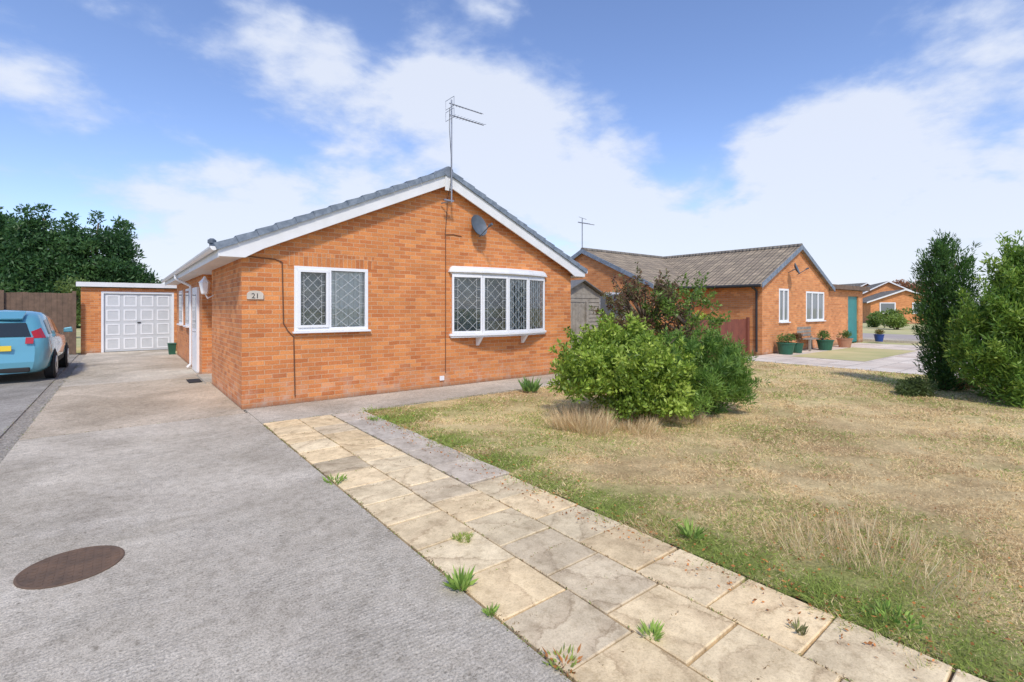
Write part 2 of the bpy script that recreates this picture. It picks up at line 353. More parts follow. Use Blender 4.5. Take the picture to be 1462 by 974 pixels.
# ---------------------------------------------------------------- ground
def rect(name,x0,x1,y0,y1,z,mat,sub=0):
    m=MB(); m.poly([(x0,y0,z),(x1,y0,z),(x1,y1,z),(x0,y1,z)]); o=m.build(name,mat); tag(o,kind='structure'); return o
def slabbox(name,x0,x1,y0,y1,z0,z1,mat):
    m=MB(); m.box(x0,x1,y0,y1,z0,z1); o=m.build(name,mat); tag(o,kind='structure'); return o
rect('ground',-1500,1500,-1500,1500,-.06,FARG)
GX0,GX1=-1.19,-.98
slabbox('driveway',GX1,1.495,-4,8.30,-.12,.012,CONC)
slabbox('driveway',GX1,1.465,8.312,13.4,-.12,.010,CONCB)
slabbox('driveway',GX1,1.465,13.41,22.9,-.12,.008,CONC)
slabbox('neighbour_driveway',-7,GX0,-4,22.5,-.12,.006,TARM)
rect('gravel_bed',GX0,GX1,-4,22.5,-.012,GRAVM)
slabbox('front_path',1.505,8.9,7.42,8.62,-.12,.010,CONCP)
rect('gravel_bed',1.47,9.4,8.62,8.72,-.004,GRAVM)
slabbox('side_path',8.9,9.9,7.42,20,-.12,.009,CONCP)
rect('soil_bed',1.495,2.95,-4,7.42,-.02,SOIL)
def slabs(name,xs,ys,mat,stag=False,tones=None):
    m=MB(); m.usecol=True
    for i in range(len(xs)-1):
        y_off=(.17*i if stag else 0)
        for j in range(len(ys)-1):
            g=.006; x0,x1=xs[i]+g,xs[i+1]-g; y0,y1=ys[j]+y_off+g,ys[j+1]+y_off-g
            if y1>7.41: y1=7.41
            if y1-y0<.05: continue
            t=random.uniform(.84,1.06); w=random.uniform(-.03,.04); m.cc=(t*(1+w),t,t*(1-w*1.4))
            if tones and random.random()<.14: m.cc=(.80*t,.82*t,.88*t)
            dz=[random.uniform(-.003,.004)+.012 for _ in range(4)]; b=.006
            jt=lambda: random.uniform(-.004,.004)
            P=[(x0+jt(),y0+jt()),(x1+jt(),y0+jt()),(x1+jt(),y1+jt()),(x0+jt(),y1+jt())]
            Q=[(P[0][0]+b,P[0][1]+b),(P[1][0]-b,P[1][1]+b),(P[2][0]-b,P[2][1]-b),(P[3][0]+b,P[3][1]-b)]
            a=random.choice([0,PI/2,PI,PI*1.5])+random.uniform(-.7,.7)+.6; ox,oy=random.uniform(0,50),random.uniform(0,50); ca,sa=math.cos(a),math.sin(a)
            U=lambda p:(ox+p[0]*ca-p[1]*sa,oy+p[0]*sa+p[1]*ca)
            m.poly([(q[0],q[1],dz[k]) for k,q in enumerate(Q)],[U(q) for q in Q])
            for k in range(4):
                l=(k+1)%4; pts=[(P[k][0],P[k][1],dz[k]-b),(P[l][0],P[l][1],dz[l]-b),(Q[l][0],Q[l][1],dz[l]),(Q[k][0],Q[k][1],dz[k])]
                m.poly(pts,[U(q) for q in pts])
                pts=[(P[k][0],P[k][1],-.05),(P[l][0],P[l][1],-.05),(P[l][0],P[l][1],dz[l]-b),(P[k][0],P[k][1],dz[k]-b)]
                m.poly(pts,[U(q) for q in pts])
    o=m.build(name,mat); tag(o,kind='structure'); return o
ys=[-4+.46*k for k in range(17)]
slabs('slab_path',[1.51,1.97,2.43,2.89],ys,SLAB,True,True)
ys2=[3.36+.46*k for k in range(10)]
slabs('slab_path',[1.51,1.97,2.43],[y for y in ys2],SLAB,True,True)
slabs('edging_path',[2.44,2.93],[3.72+.62*k for k in range(7)],SLABG)
def gfun(x,y):
    n=(np.sin(x*1.7+y*.9+.5)+np.sin(x*.8-y*1.9+2)+np.sin(x*3.7+y*2.9)+np.sin(x*5.1-y*4.3+1)*.8+np.sin(x*9.3+y*7.1)*.5)/4.3
    g=.08+.32*n+.95*np.exp(-((x-2.98)/.45)**2)*(.70+.40*np.sin(y*5.1+np.sin(y*13)))
    g=g+.50*np.exp(-(((x-3.7)/.9)**2+((y-.9)/.35)**2))+.45*np.exp(-(((x-4.3)/1.1)**2+((y-4.4)/.9)**2))
    g=g+.4*np.exp(-(((x-13)/2.5)**2+((y-3)/1)**2))+.5*np.exp(-(((x-4.0)/1.3)**2+((y-6.7)/.5)**2))
    return np.clip(g,0,1)
def tonef(x,y):
    a=np.sin(x*.9+np.sin(y*1.1)*1.5+1)*np.sin(y*1.3+np.sin(x*.7)*1.7); b=np.sin(x*2.9+np.sin(y*3.7)*1.2)*np.sin(y*3.1+np.sin(x*2.3)*1.4+.7); c=np.sin(x*7.1+np.sin(y*6.3)*1.5)*np.sin(y*6.7+np.sin(x*5.9)*1.3)
    return np.clip(.42+.30*a+.28*b+.24*c,0,1)
STRAW=np.array([.92,.73,.41]); BROWN=np.array([.50,.34,.18]); GRN=np.array([.27,.36,.08])
def lawn():
    nx,ny=300,340; xs=np.linspace(2.93,15,nx); yy=np.linspace(-4,12,ny); X,Y=np.meshgrid(xs,yy,indexing='ij')
    b=(np.sin(X*2.3+Y*1.1)+np.sin(X*.9-Y*2.7+1)+np.sin(X*6.1+Y*5.3))/3
    Z=-.008+.008*b
    V=np.stack([X,Y,Z],2).reshape(-1,3)
    i=np.arange(nx-1)[:,None]*ny+np.arange(ny-1)[None,:]; F=np.stack([i,i+ny,i+ny+1,i+1],2).reshape(-1,4)
    me=bpy.data.meshes.new('lawn'); me.from_pydata(V.tolist(),[],F.tolist()); me.update()
    g=gfun(X,Y)[...,None]; bb=tonef(X,Y)[...,None]
    C=(STRAW*(1-bb*.75)+BROWN*bb*.75)*(1-g*.8)+GRN*g*.8
    a=me.attributes.new('col','FLOAT_COLOR','POINT'); A=np.ones((nx*ny,4),np.float32); A[:,:3]=C.reshape(-1,3); a.data.foreach_set('color',A.ravel())
    me.materials.append(LAWN); o=bpy.data.objects.new('lawn',me); COL.objects.link(o); tag(o,kind='structure')
lawn()
def blades(n):
    u=rng.uniform(-.55,1.12,n); d=np.exp(rng.uniform(np.log(1.9),np.log(17),n))
    x=d*(FW.x+u*RT.x); y=d*(FW.y+u*RT.y)
    edge=2.85+.05*np.sin(y*7)+.05*np.sin(y*17+1)+.05*np.sin(y*41)
    bare=np.sin(x*3.1+np.sin(y*2.3)*2)*np.sin(y*3.9+np.sin(x*1.9)*2)+.35*np.sin(x*11+y*9)
    k=(x>edge)&(x<15)&(y<7.44+.03*np.sin(x*9))&(y>-4)&((bare<.45)|(rng.random(n)<.15)|(x<3.3))
    x,y,d=x[k],y[k],d[k]; n=len(x); g=gfun(x,y); tn=tonef(x,y)
    ln=(.5+.5*np.sin(x*2.1+np.sin(y*3.3))*np.sin(y*2.7+x))
    isg=rng.random(n)<g*.95
    C=np.where(isg[:,None],GRN*rng.uniform(.6,1.5,(n,1))+np.array([.06,.03,0])*rng.random((n,1)),np.where((rng.random(n)<.06+.5*tn)[:,None],BROWN*rng.uniform(.7,1.5,(n,1)),STRAW*rng.uniform(.8,1.15,(n,1))))
    edgeb=(x<3.15)
    L=rng.uniform(.018,.042,n)*(1+.45*isg+.9*edgeb*(.5+.5*np.sin(y*9+2*np.sin(y*4))))*(.6+.8*ln)*(1+.03*d); W=.0035*np.maximum(1,d/3.2)*rng.uniform(.7,1.3,n)
    D=np.stack([rng.normal(size=n)*1.1-.5*edgeb,rng.normal(size=n)*1.1,rng.uniform(.2,1.0,n)],1)
    P=np.stack([x,y,np.full(n,-.01)],1)
    o=leafmesh('dry_grass',P,D,L,W,C,DRY); tag(o,'short parched straw coloured lawn grass with green patches','grass',kind='stuff')
blades(360000)
def fallen():
    n=1500; x=np.concatenate([2.62+np.abs(rng.normal(size=900))*.33,rng.uniform(3,9,400),rng.uniform(2.9,4.6,200)]); y=np.concatenate([rng.uniform(.3,7.2,900),rng.uniform(.5,6.5,400),rng.uniform(.2,1.5,200)])
    P=np.stack([x,y,rng.uniform(.016,.03,n)],1); D=np.stack([rng.normal(size=n),rng.normal(size=n),rng.normal(size=n)*.25],1)
    C=np.array([.60,.25,.08])*rng.uniform(.4,1.3,(n,1))
    o=leafmesh('fallen_leaves',P,D,rng.uniform(.012,.032,n),rng.uniform(.006,.017,n),C,DRY); tag(o,'small orange brown fallen leaves scattered over the dry lawn','leaves',kind='stuff')
fallen()
def jointmoss():
    P=[];C=[]
    def line(x0,y0,x1,y1,n,w,gr):
        t=rng.random(n); msk=(np.sin(t*40+x0*9)+np.sin(t*97)+.6)>0; t=t[msk]
        for a in t: 
            P.append((x0+(x1-x0)*a+rng.normal()*w,y0+(y1-y0)*a+rng.normal()*w*.3,.008)); C.append((GRN if rng.random()<gr else (BROWN*.7))*rng.uniform(.5,1.2))
    line(1.503,.5,1.503,7.3,2200,.010,.45); line(2.90,.3,2.90,3.6,900,.012,.5); line(2.435,3.6,2.435,7.3,700,.006,.25)
    for k in range(15): line(1.52,.02+.46*k+.06,2.4,.02+.46*k+.06,90,.006,.2)
    line(1.97,.5,1.97,7.2,500,.006,.3); line(2.43,.5,2.43,3.4,300,.006,.3)
    line(GX1,5,GX1,19,900,.018,.5); line(GX0,5,GX0,19,500,.018,.4); line(1.6,7.42,8.8,7.42,1200,.02,.6); line(-.9,8.306,1.45,8.306,250,.008,.2)
    P=np.array(P); n=len(P); D=np.stack([rng.normal(size=n),rng.normal(size=n),rng.uniform(.1,.9,n)],1)
    o=leafmesh('joint_moss',P,D,rng.uniform(.008,.026,n),rng.uniform(.003,.008,n),np.array(C),DRY); tag(o,'moss, litter and tiny weeds lying along the paving joints','moss',kind='stuff')
jointmoss()
def stones(name,regions,label):
    m=MB(); m.usecol=True
    for (x0,x1,y0,y1,n,s) in regions:
        for _ in range(n):
            x,y=random.uniform(x0,x1),random.uniform(y0,y1); r=s*random.uniform(.4,1.2); t=random.uniform(.2,.7); m.cc=(t,t*.92,t*.80)
            a=random.random()*6; i=m.add([(x+r*random.uniform(.7,1.2)*math.cos(a+k*PI/2),y+r*random.uniform(.6,1.1)*math.sin(a+k*PI/2),r*.1) for k in range(4)]+[(x+r*.2,y,r*.6-.008)])
            for k in range(4): m.f.append((i+k,i+(k+1)%4,i+4))
    o=m.build(name,DRY); tag(o,label,'gravel',kind='stuff')
stones('gravel',[(GX0,GX1,4.5,10,1500,.012),(GX0,GX1,10,19.9,1200,.018)],'pale gravel chippings in the strip between the two driveways')
stones('gravel',[(1.5,9.3,8.60,8.69,1800,.014),(1.35,1.5,7.4,8.6,60,.012)],'pale gravel chippings along the foot of the bungalow front wall')
slabbox('neighbour_paving',15,26.5,.5,7.76,-.12,.004,PAVN)
rect('grass_patch',17.3,23.2,4.9,7.0,.010,FARG)
slabbox('road',31,37,-60,120,-.15,.0,ROADM)
slabbox('kerb_pavement',29,30.9,-60,120,-.15,.05,CONCP)
# ---------------------------------------------------------------- wall with holes
def holed_wall(m,T,a0,a1,z0,ztop,holes,extra=(),rev=.07):
    xs=sorted(set([a0,a1]+list(extra)+[h[0] for h in holes]+[h[1] for h in holes]))
    for s0,s1 in zip(xs[:-1],xs[1:]):
        mid=(s0+s1)/2; hs=sorted([h for h in holes if h[0]<=mid<=h[1]],key=lambda h:h[2]); z=z0
        for h in hs:
            m.poly([T(s0,0,z),T(s1,0,z),T(s1,0,h[2]),T(s0,0,h[2])]); z=h[3]
        m.poly([T(s0,0,z),T(s1,0,z),T(s1,0,ztop(s1)),T(s0,0,ztop(s0))])
    for (s0,s1,q0,q1) in holes:
        m.poly([T(s0,0,q0),T(s0,0,q1),T(s0,-rev,q1),T(s0,-rev,q0)]); m.poly([T(s1,0,q0),T(s1,-rev,q0),T(s1,-rev,q1),T(s1,0,q1)])
        m.poly([T(s0,0,q1),T(s1,0,q1),T(s1,-rev,q1),T(s0,-rev,q1)]); m.poly([T(s0,0,q0),T(s0,-rev,q0),T(s1,-rev,q0),T(s1,0,q0)])
def ribbon(m,T,pts,n,w):
    for (a,b) in zip(pts[:-1],pts[1:]):
        dx,dz=b[0]-a[0],b[1]-a[1]; l=math.hypot(dx,dz)+1e-9; ox,oz=-dz/l*w/2,dx/l*w/2
        m.poly([T(a[0]-ox,n,a[1]-oz),T(b[0]-ox,n,b[1]-oz),T(b[0]+ox,n,b[1]+oz),T(a[0]+ox,n,a[1]+oz)])
def lead(m,T,s0,s1,z0,z1,n,w=.006):
    c=(s0+s1)/2; hw=(s1-s0)/2; K=5; hh=(z1-z0)/K; A=hw*.42
    for k in range(K):
        b=z0+k*hh
        ribbon(m,T,[(c,b),(c+A,b+hh/2),(c,b+hh),(c-A,b+hh/2),(c,b)],n,w)
        for sg in (-1,1): ribbon(m,T,[(c+sg*A,b+hh/2),(c+sg*hw*.72,b+hh*.12),],n,w); ribbon(m,T,[(c+sg*A,b+hh/2),(c+sg*hw*.72,b+hh*.88)],n,w)
        for sg in (-1,1): ribbon(m,T,[(c+sg*hw*.72,b+hh*.12),(c+sg*hw,b+hh*.12)],n,w*.8); ribbon(m,T,[(c+sg*hw*.72,b+hh*.88),(c+sg*hw,b+hh*.88)],n,w*.8)
    for sg in (-1,1): ribbon(m,T,[(c+sg*hw*.72,z0),(c+sg*hw*.72,z1)],n,w)
def slats(m,T,s0,s1,z0,z1,n,pitch=.085,ang=.55):
    s=s0
    while s<s1-.02:
        w=pitch*.9; a=ang+random.uniform(-.12,.12); dx=w/2*math.cos(a); dn=w/2*math.sin(a); c=s+pitch/2
        m.poly([T(c-dx,n-dn,z0),T(c+dx,n+dn,z0),T(c+dx,n+dn,z1),T(c-dx,n-dn,z1)]); s+=pitch
def window(parent,T,s0,s1,z0,z1,splits,n=-.03,fw=.055,sash=(),leaded=True,blind=None,sill=True,simpleg=False):
    m=MB()
    n0,n1=n-.02,n+.04
    m.box(s0,s1,n0,n1,z1-fw,z1,T); m.box(s0,s1,n0,n1,z0,z0+fw,T)
    xs=[s0]+list(splits)+[s1]
    for k,x in enumerate(xs):
        a,b=(x,x+fw) if k==0 else ((x-fw,x) if k==len(xs)-1 else (x-fw*.45,x+fw*.45)); m.box(a,b,n0,n1+.001,z0+fw,z1-fw,T)
    W=m.build('window',WHITE,parent,bevel=.004)
    for k in range(len(xs)-1):
        a=xs[k]+(fw if k==0 else fw*.45); b=xs[k+1]-(fw if k==len(xs)-2 else fw*.45); q0,q1=z0+fw,z1-fw
        if k in sash:
            c=MB(); e=.045
            c.box(a,b,n1-.015,n1+.022,q1-e,q1-.001,T); c.box(a,b,n1-.015,n1+.022,q0+.001,q0+e,T); c.box(a,a+e,n1-.015,n1+.021,q0+e,q1-e,T); c.box(b-e,b,n1-.015,n1+.021,q0+e,q1-e,T)
            c.build('sash',WHITE,W,bevel=.004); a+=e;b-=e;q0+=e;q1-=e
        g=MB(); g.poly([T(a,n+.005,q0),T(b,n+.005,q0),T(b,n+.005,q1),T(a,n+.005,q1)]); g.build('pane',PANED if simpleg else GLASS,W)
        if leaded: l=MB(); lead(l,T,a+.005,b-.005,q0,q1,n+.009,.006); l.build('leading',LEAD,W)
    if blind:
        bl=MB(); slats(bl,T,blind[0],blind[1],z0+.06,z1-.06,n-.05,ang=.3); bl.build('blind',BLIND,W)
    if not simpleg:
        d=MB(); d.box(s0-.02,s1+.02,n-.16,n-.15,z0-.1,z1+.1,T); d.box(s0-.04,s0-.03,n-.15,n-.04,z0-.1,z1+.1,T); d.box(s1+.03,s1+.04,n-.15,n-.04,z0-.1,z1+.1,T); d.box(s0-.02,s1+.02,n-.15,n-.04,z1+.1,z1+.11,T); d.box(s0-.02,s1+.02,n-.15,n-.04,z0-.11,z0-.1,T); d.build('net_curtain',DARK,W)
    if sill: q=MB(); q.box(s0-.03,s1+.03,n-.02,.075,z0-.035,z0-.002,T); q.build('sill',WHITE,W,bevel=.005)
    return W
# ---------------------------------------------------------------- main bungalow
HX0,HX1,HY0,HY1=1.47,8.79,8.70,20.5
house=thing('bungalow','orange brick bungalow in front with white bow window and grey tiled gable roof','house',(HX0,HY0,0))
EXL,EXR,AX,ZE,ZA=1.13,9.13,5.13,2.57,4.38; SL=(ZA-ZE)/(AX-EXL)
rl=lambda x: ZE+SL*(x-EXL) if x<=AX else ZE+SL*(EXR-x)
T=frame((0,HY0),(1,0))
WL=(2.25,3.53,1.21,2.31); BX=(5.30,7.86,1.07,2.34)
m=MB(); holed_wall(m,T,HX0,HX1,-.1,lambda s:rl(s)-.14,[WL,(BX[0]+.08,BX[1]-.08,BX[2]+.03,BX[3]-.02)],extra=(AX,))
RX=1.95
def qx(x,y0,y1,z0,z1): m.poly([(x,y1,z0),(x,y0,z0),(x,y0,z1),(x,y1,z1)])
qx(HX0,HY0,12.0,-.1,2.42); m.poly([(HX0,12.0,-.1),(RX,12.0,-.1),(RX,12.0,2.42),(HX0,12.0,2.42)])
qx(RX,12.0,13.6,-.1,2.42); m.poly([(HX0,13.6,-.1),(RX,13.6,-.1),(RX,13.6,2.42),(HX0,13.6,2.42)])
qx(HX0,13.6,HY1,-.1,2.42)
m.poly([(HX1,HY0,-.1),(HX1,HY1,-.1),(HX1,HY1,2.42),(HX1,HY0,2.42)])
m.poly([(HX1,HY1,-.1),(HX0,HY1,-.1),(HX0,HY1,2.42),(AX,HY1,ZA-.14),(HX1,HY1,2.42)])
m.build('wall',BR,house)
l=MB(); l.box(WL[0]-.11,WL[1]+.11,-.01,.004,WL[3]+.0,WL[3]+.225,T); l.build('lintel',BRV,house)
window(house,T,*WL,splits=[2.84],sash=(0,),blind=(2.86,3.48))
def courses(side):
    m=MB(); n=14; Ls=math.hypot(AX-EXL,ZA-ZE); st=Ls/n; cs,sn=(AX-EXL)/Ls,(ZA-ZE)/Ls
    for k in range(n):
        s0,s1=k*st-.04,(k+1)*st+.03; pr=[(s0,-.035),(s1,-.05),(s1,-.008),(s0,.030)]
        P=[]
        for (s,h) in pr:
            x=EXL+s*cs-h*sn; z=ZE+s*sn+h*cs
            if side>0: x=2*AX-x
            P.append((x,z))
        m.hexa([(x,HY0-.17,z) for x,z in P],[(x,HY1+.25,z) for x,z in P])
    return m
rf=courses(-1); r2=courses(1)
i=len(rf.v); rf.v+=r2.v; rf.col+=r2.col; rf.f+=[tuple(a+i for a in f) for f in r2.f]
roof=rf.build('roof',TILE,house)
def verge(side):
    m=MB(); n=14; Ls=math.hypot(AX-EXL,ZA-ZE); st=Ls/n; cs,sn=(AX-EXL)/Ls,(ZA-ZE)/Ls
    for k in range(n):
        s0,s1=k*st-.055,(k+1)*st-.06; pr=[(s0,-.075),(s1,-.080),(s1,.012),(s0,.034)]
        P=[]
        for (s,h) in pr:
            x=EXL+s*cs-h*sn; z=ZE+s*sn+h*cs
            if side>0: x=2*AX-x
            P.append((x,z))
        m.hexa([(x,HY0-.205,z) for x,z in P],[(x,HY0-.10,z) for x,z in P])
    return m.build('verge_cap',FASC,roof)
verge(-1); verge(1)
m=MB(); y=HY0-.21
while y<HY1+.2:
    m.lathe([(.105,0),(.105,.42),(.115,.425),(.115,.46)],(AX,y,ZA-.04),12,'y'); y+=.45
m.build('ridge_tile',TILE,roof)
y0,y1=HY0-.165,HY0-.135
for sd in (-1,1):
    m=MB()
    fx=(lambda x:x) if sd<0 else (lambda x:2*AX-x)
    P=[(EXL+.0,ZE-.07),(AX,ZA-.07),(AX,ZA-.31),(EXL+.62,rl(EXL+.62)-.31),(EXL+.36,2.385),(EXL+.0,2.385)]
    P=[(fx(x),z) for x,z in P]
    m.hexa([(x,y0-(.002 if sd>0 else 0),z) for x,z in P],[(x,y1,z) for x,z in P])
    m.build('bargeboard',WHITE2,house,bevel=.004)
m=MB(); m.box(AX-.07,AX+.07,HY0-.19,HY0-.168,ZA-.42,ZA-.09); m.build('bargeboard_joint',WHITE2,house,bevel=.004)
m=MB(); m.box(EXL+.01,HX0-.002,HY0-.13,HY1,2.39,2.405); m.build('soffit',WHITE2,house)
m=MB(); m.box(HX1+.002,EXR-.01,HY0-.13,HY1,2.39,2.405); m.build('soffit',WHITE2,house)
m=MB(); m.box(EXL+.0,EXL+.02,HY0-.13,HY1,2.37,2.53); m.build('fascia',WHITE2,house)
m=MB(); m.box(EXR-.02,EXR,HY0-.13,HY1,2.37,2.53); m.build('fascia',WHITE2,house)
for sd in (-1,1):
    m=MB(); P=[(HX0-.0,rl(HX0)-.15),(AX,ZA-.15),(AX,ZA-.165),(HX0-.0,rl(HX0)-.165)]
    if sd>0: P=[(2*AX-x,z) for x,z in P]
    m.hexa([(x,HY0-.134,z) for x,z in P],[(x,HY0-.003,z) for x,z in P]); m.build('verge_soffit',WHITE2,house)
m=MB(); m.box(HX0,RX,12.001,13.599,2.395,2.41); m.build('porch_ceiling',WHITE2,house)
for gx in (EXL-.055,EXR+.055):
    m=MB(); seg=8; pr=[(gx+.055*math.cos(PI+PI*k/seg),2.53+.06*math.sin(PI+PI*k/seg)) for k in range(seg+1)]
    pr2=[(gx+.048*math.cos(PI+PI*k/seg),2.53+.053*math.sin(PI+PI*k/seg)) for k in range(seg+1)]
    for k in range(seg):
        m.hexa([(pr[k][0],HY0-.16,pr[k][1]),(pr[k+1][0],HY0-.16,pr[k+1][1]),(pr2[k+1][0],HY0-.16,pr2[k+1][1]),(pr2[k][0],HY0-.16,pr2[k][1])],
               [(pr[k][0],HY1+.1,pr[k][1]),(pr[k+1][0],HY1+.1,pr[k+1][1]),(pr2[k+1][0],HY1+.1,pr2[k+1][1]),(pr2[k][0],HY1+.1,pr2[k][1])])
    m.poly([(p[0],HY0-.162,p[1]) for p in pr])
    m.build('gutter',WHITE,house)
m=MB(); m.path([(EXL-.05,15.4,2.47),(EXL-.05,15.4,2.36),(1.41,15.4,2.18),(1.41,15.4,.12),(1.33,15.4,.04)],.034,8)
m.build('downpipe',WHITE,house)
m=MB(); m.path([(EXR+.05,9.2,2.47),(EXR+.05,9.2,2.36),(8.85,9.2,2.18),(8.85,9.2,.1)],.034,8); m.build('downpipe',WHITE,house)
Ts=frame((HX0,HY1),(0,-1))
sy=lambda y: HY1-y
dr=MB(); dr.box(sy(15.15),sy(14.15),-.01,.055,0.02,2.12,Ts); d=dr.build('door',WHITE,house,bevel=.006)
q=MB(); q.box(sy(15.02),sy(14.28),.056,.062,1.1,1.95,Ts); q.build('door_glazing',PANED,d)
q=MB(); q.tube(Ts(sy(14.26),.06,1.02),Ts(sy(14.26),.11,1.02),.012); q.tube(Ts(sy(14.26),.11,1.02),Ts(sy(14.38),.11,1.02),.010); q.build('handle',ALU,d)
for (ya,yb) in ((16.2,17.2),(18.2,19.3)):
    q=MB(); q.box(sy(yb),sy(ya),-.01,.03,1.1,2.15,Ts); w=q.build('window',WHITE,house,bevel=.005)
    q=MB(); q.box(sy(yb)+.07,sy(ya)-.07,.031,.036,1.17,2.08,Ts); q.build('pane',PANED,w)
    q=MB(); q.box(sy(yb)-.03,sy(ya)+.03,-.01,.09,1.06,1.10,Ts); q.build('sill',WHITE,w)
q=MB(); q.box(RX-.04,RX-.002,12.3,13.3,.03,2.1); d=q.build('door',WHITE,house)
q=MB(); q.box(RX-.046,RX-.041,12.5,13.1,1.0,1.95); q.build('door_glazing',PANED,d)
q=MB(); q.box(1.36,RX,12.0+.002,13.598,-.02,.05); q.build('door_step',CONCP,house)
m=MB(); m.tube((1.62,13.2,2.6),(1.62,13.2,3.1),.055,seg=12); m.lathe([(.05,0),(.09,.02),(.09,.09),(.04,.13)],(1.62,13.2,3.08),12); m.build('flue',DISH,house)
bp=[(5.30,8.66),(5.95,8.49),(6.58,8.43),(7.21,8.49),(7.86,8.66)]
off=lambda e:[(bp[0][0]-e,8.70),(bp[0][0]-e,bp[0][1]-e*.5)]+[(p[0],p[1]-e) for p in bp[1:-1]]+[(bp[-1][0]+e,bp[-1][1]-e*.5),(bp[-1][0]+e,8.70)]
m=MB(); m.prism(off(.05),1.02,1.07); m.prism(off(.02),.985,1.018)
bowbase=m.build('bow_window',WHITE,house,bevel=.006)
m=MB(); m.prism(off(.0),2.30,2.335,off(.02)); m.prism(off(.07),2.337,2.36); m.prism(off(.06),2.362,2.44,off(.025)); m.prism(off(.025),2.441,2.47,off(-.03)); m.build('canopy',WHITE2,bowbase,bevel=.006)
for a,b in zip(bp[:-1],bp[1:]):
    Tf=frame(a,(b[0]-a[0],b[1]-a[1])); Lf=math.hypot(b[0]-a[0],b[1]-a[1])
    mm=MB(); z0,z1=1.072,2.298; fw=.045
    mm.box(0.004,Lf-.004,-.03,.02,z1-.06,z1,Tf); mm.box(.004,Lf-.004,-.03,.02,z0,z0+.05,Tf); mm.box(.004,fw,-.03,.02,z0+.05,z1-.06,Tf); mm.box(Lf-fw,Lf-.004,-.03,.02,z0+.05,z1-.06,Tf)
    mm.build('frame',WHITE,bowbase,bevel=.004)
    g=MB(); g.poly([Tf(fw,-.01,z0+.05),Tf(Lf-fw,-.01,z0+.05),Tf(Lf-fw,-.01,z1-.06),Tf(fw,-.01,z1-.06)]); g.build('pane',GLASS,bowbase)
    l=MB(); lead(l,Tf,fw+.005,Lf-fw-.005,z0+.05,z1-.06,-.005,.006); l.build('leading',LEAD,bowbase)
m=MB()
for a,b in list(zip(bp[:-1],bp[1:]))[2:]:
    Tf=frame(a,(b[0]-a[0],b[1]-a[1])); Lf=math.hypot(b[0]-a[0],b[1]-a[1]); slats(m,Tf,.02,Lf-.02,1.09,2.27,-.07,ang=-.3)
m.build('blind',BLIND,bowbase)
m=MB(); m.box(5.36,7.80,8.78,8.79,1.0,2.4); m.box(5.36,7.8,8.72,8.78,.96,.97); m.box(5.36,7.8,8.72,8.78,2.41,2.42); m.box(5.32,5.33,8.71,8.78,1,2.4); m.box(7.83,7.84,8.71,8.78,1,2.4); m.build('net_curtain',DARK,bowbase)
for xx in (5.95,7.2):
    m=MB(); m.hexa([(xx-.035,8.70,.80),(xx+.035,8.70,.80),(xx+.035,8.66,.80),(xx-.035,8.66,.80)],[(xx-.035,8.70,.983),(xx+.035,8.70,.983),(xx+.035,8.50,.983),(xx-.035,8.50,.983)])
    m.build('bracket',WHITE,bowbase,bevel=.01)
yc=HY0-.012
m=MB(); m.path([(5.55,yc,3.10),(5.35,yc,3.12),(5.16,yc,3.1),(5.17,yc,3.02),(5.165,yc,.28)],.008); m.build('wall_cable',CABLEB,house)
m=MB(); m.path([(1.52,yc,2.42),(1.95,yc,2.40),(2.06,yc,2.36),(2.08,yc,1.35),(2.15,yc,1.22),(2.24,yc,1.12),(2.26,yc,.12)],.009); m.build('wall_cable',CABLEB,house)
m=MB(); m.box(5.03,5.13,HY0-.03,HY0-.001,.13,.22); m.build('air_vent',WHITE,house,bevel=.004)
m=MB(); cx,cz=1.66,1.80; pts=[(cx-.12,cz-.06),(cx+.12,cz-.06),(cx+.12,cz+.02)]+[(cx+.12*math.cos(t),cz+.02+.06*math.sin(t)) for t in [PI*k/10 for k in range(1,10)]]+[(cx-.12,cz+.02)]
m.hexa([(x,HY0-.001,z) for x,z in pts],[(x,HY0-.022,z) for x,z in pts]); plq=m.build('number_plaque',STONE,off=(cx,HY0,cz),bevel=.004)
tag(plq,'small arched stone house number plaque 21 by the corner','plaque')
def textmesh(name,body,size,mtx,mat,parent,ext=.002):
    cu=bpy.data.curves.new(name,'FONT'); cu.body=body; cu.size=size; cu.align_x='CENTER'; cu.align_y='CENTER'; cu.extrude=ext
    to=bpy.data.objects.new('tmp',cu); COL.objects.link(to); bpy.context.view_layer.update()
    me=bpy.data.meshes.new_from_object(to.evaluated_get(bpy.context.evaluated_depsgraph_get())); bpy.data.objects.remove(to)
    me.transform(mtx); me.materials.clear(); me.materials.append(mat); o=bpy.data.objects.new(name,me); COL.objects.link(o); o.parent=parent; return o
textmesh('number','21',.115,Matrix.Translation((0,-.024,-.008))@Matrix.Rotation(PI/2,4,'X'),BLACK,plq)
L0=(1.38,11.7,2.0); lan=thing('wall_lantern','white coach lantern on the side wall beside the recessed doorway','lamp',L0)
m=MB(); m.path([(1.47,11.75,1.86),(1.36,11.7,1.80),(1.32,11.7,1.88)],.014); m.build('bracket',WHITE,lan)
m=MB(); m.lathe([(.05,0),(.065,.02),(.10,.22),(.11,.235),(.04,.32),(.015,.37)],(1.31,11.7,1.88),6); m.build('lamp_head',WHITE,lan)
ae=thing('television_aerial','tall double television aerial clamped at the bungalow gable peak','aerial',(5.17,8.5,3.7))
m=MB(); m.tube((5.17,8.46,3.72),(5.17,8.46,5.78),.016); m.build('mast',ALU,ae)
m=MB(); m.box(5.0,5.22,8.45,8.50,3.74,3.77); m.path([(5.17,8.46,3.75),(5.05,8.66,3.72)],.014); m.build('bracket',ALU,ae)
m=MB(); m.tube((5.17,8.46,4.0),(5.17,8.7,4.0),.014); m.build('mast_clamp',ALU,ae)
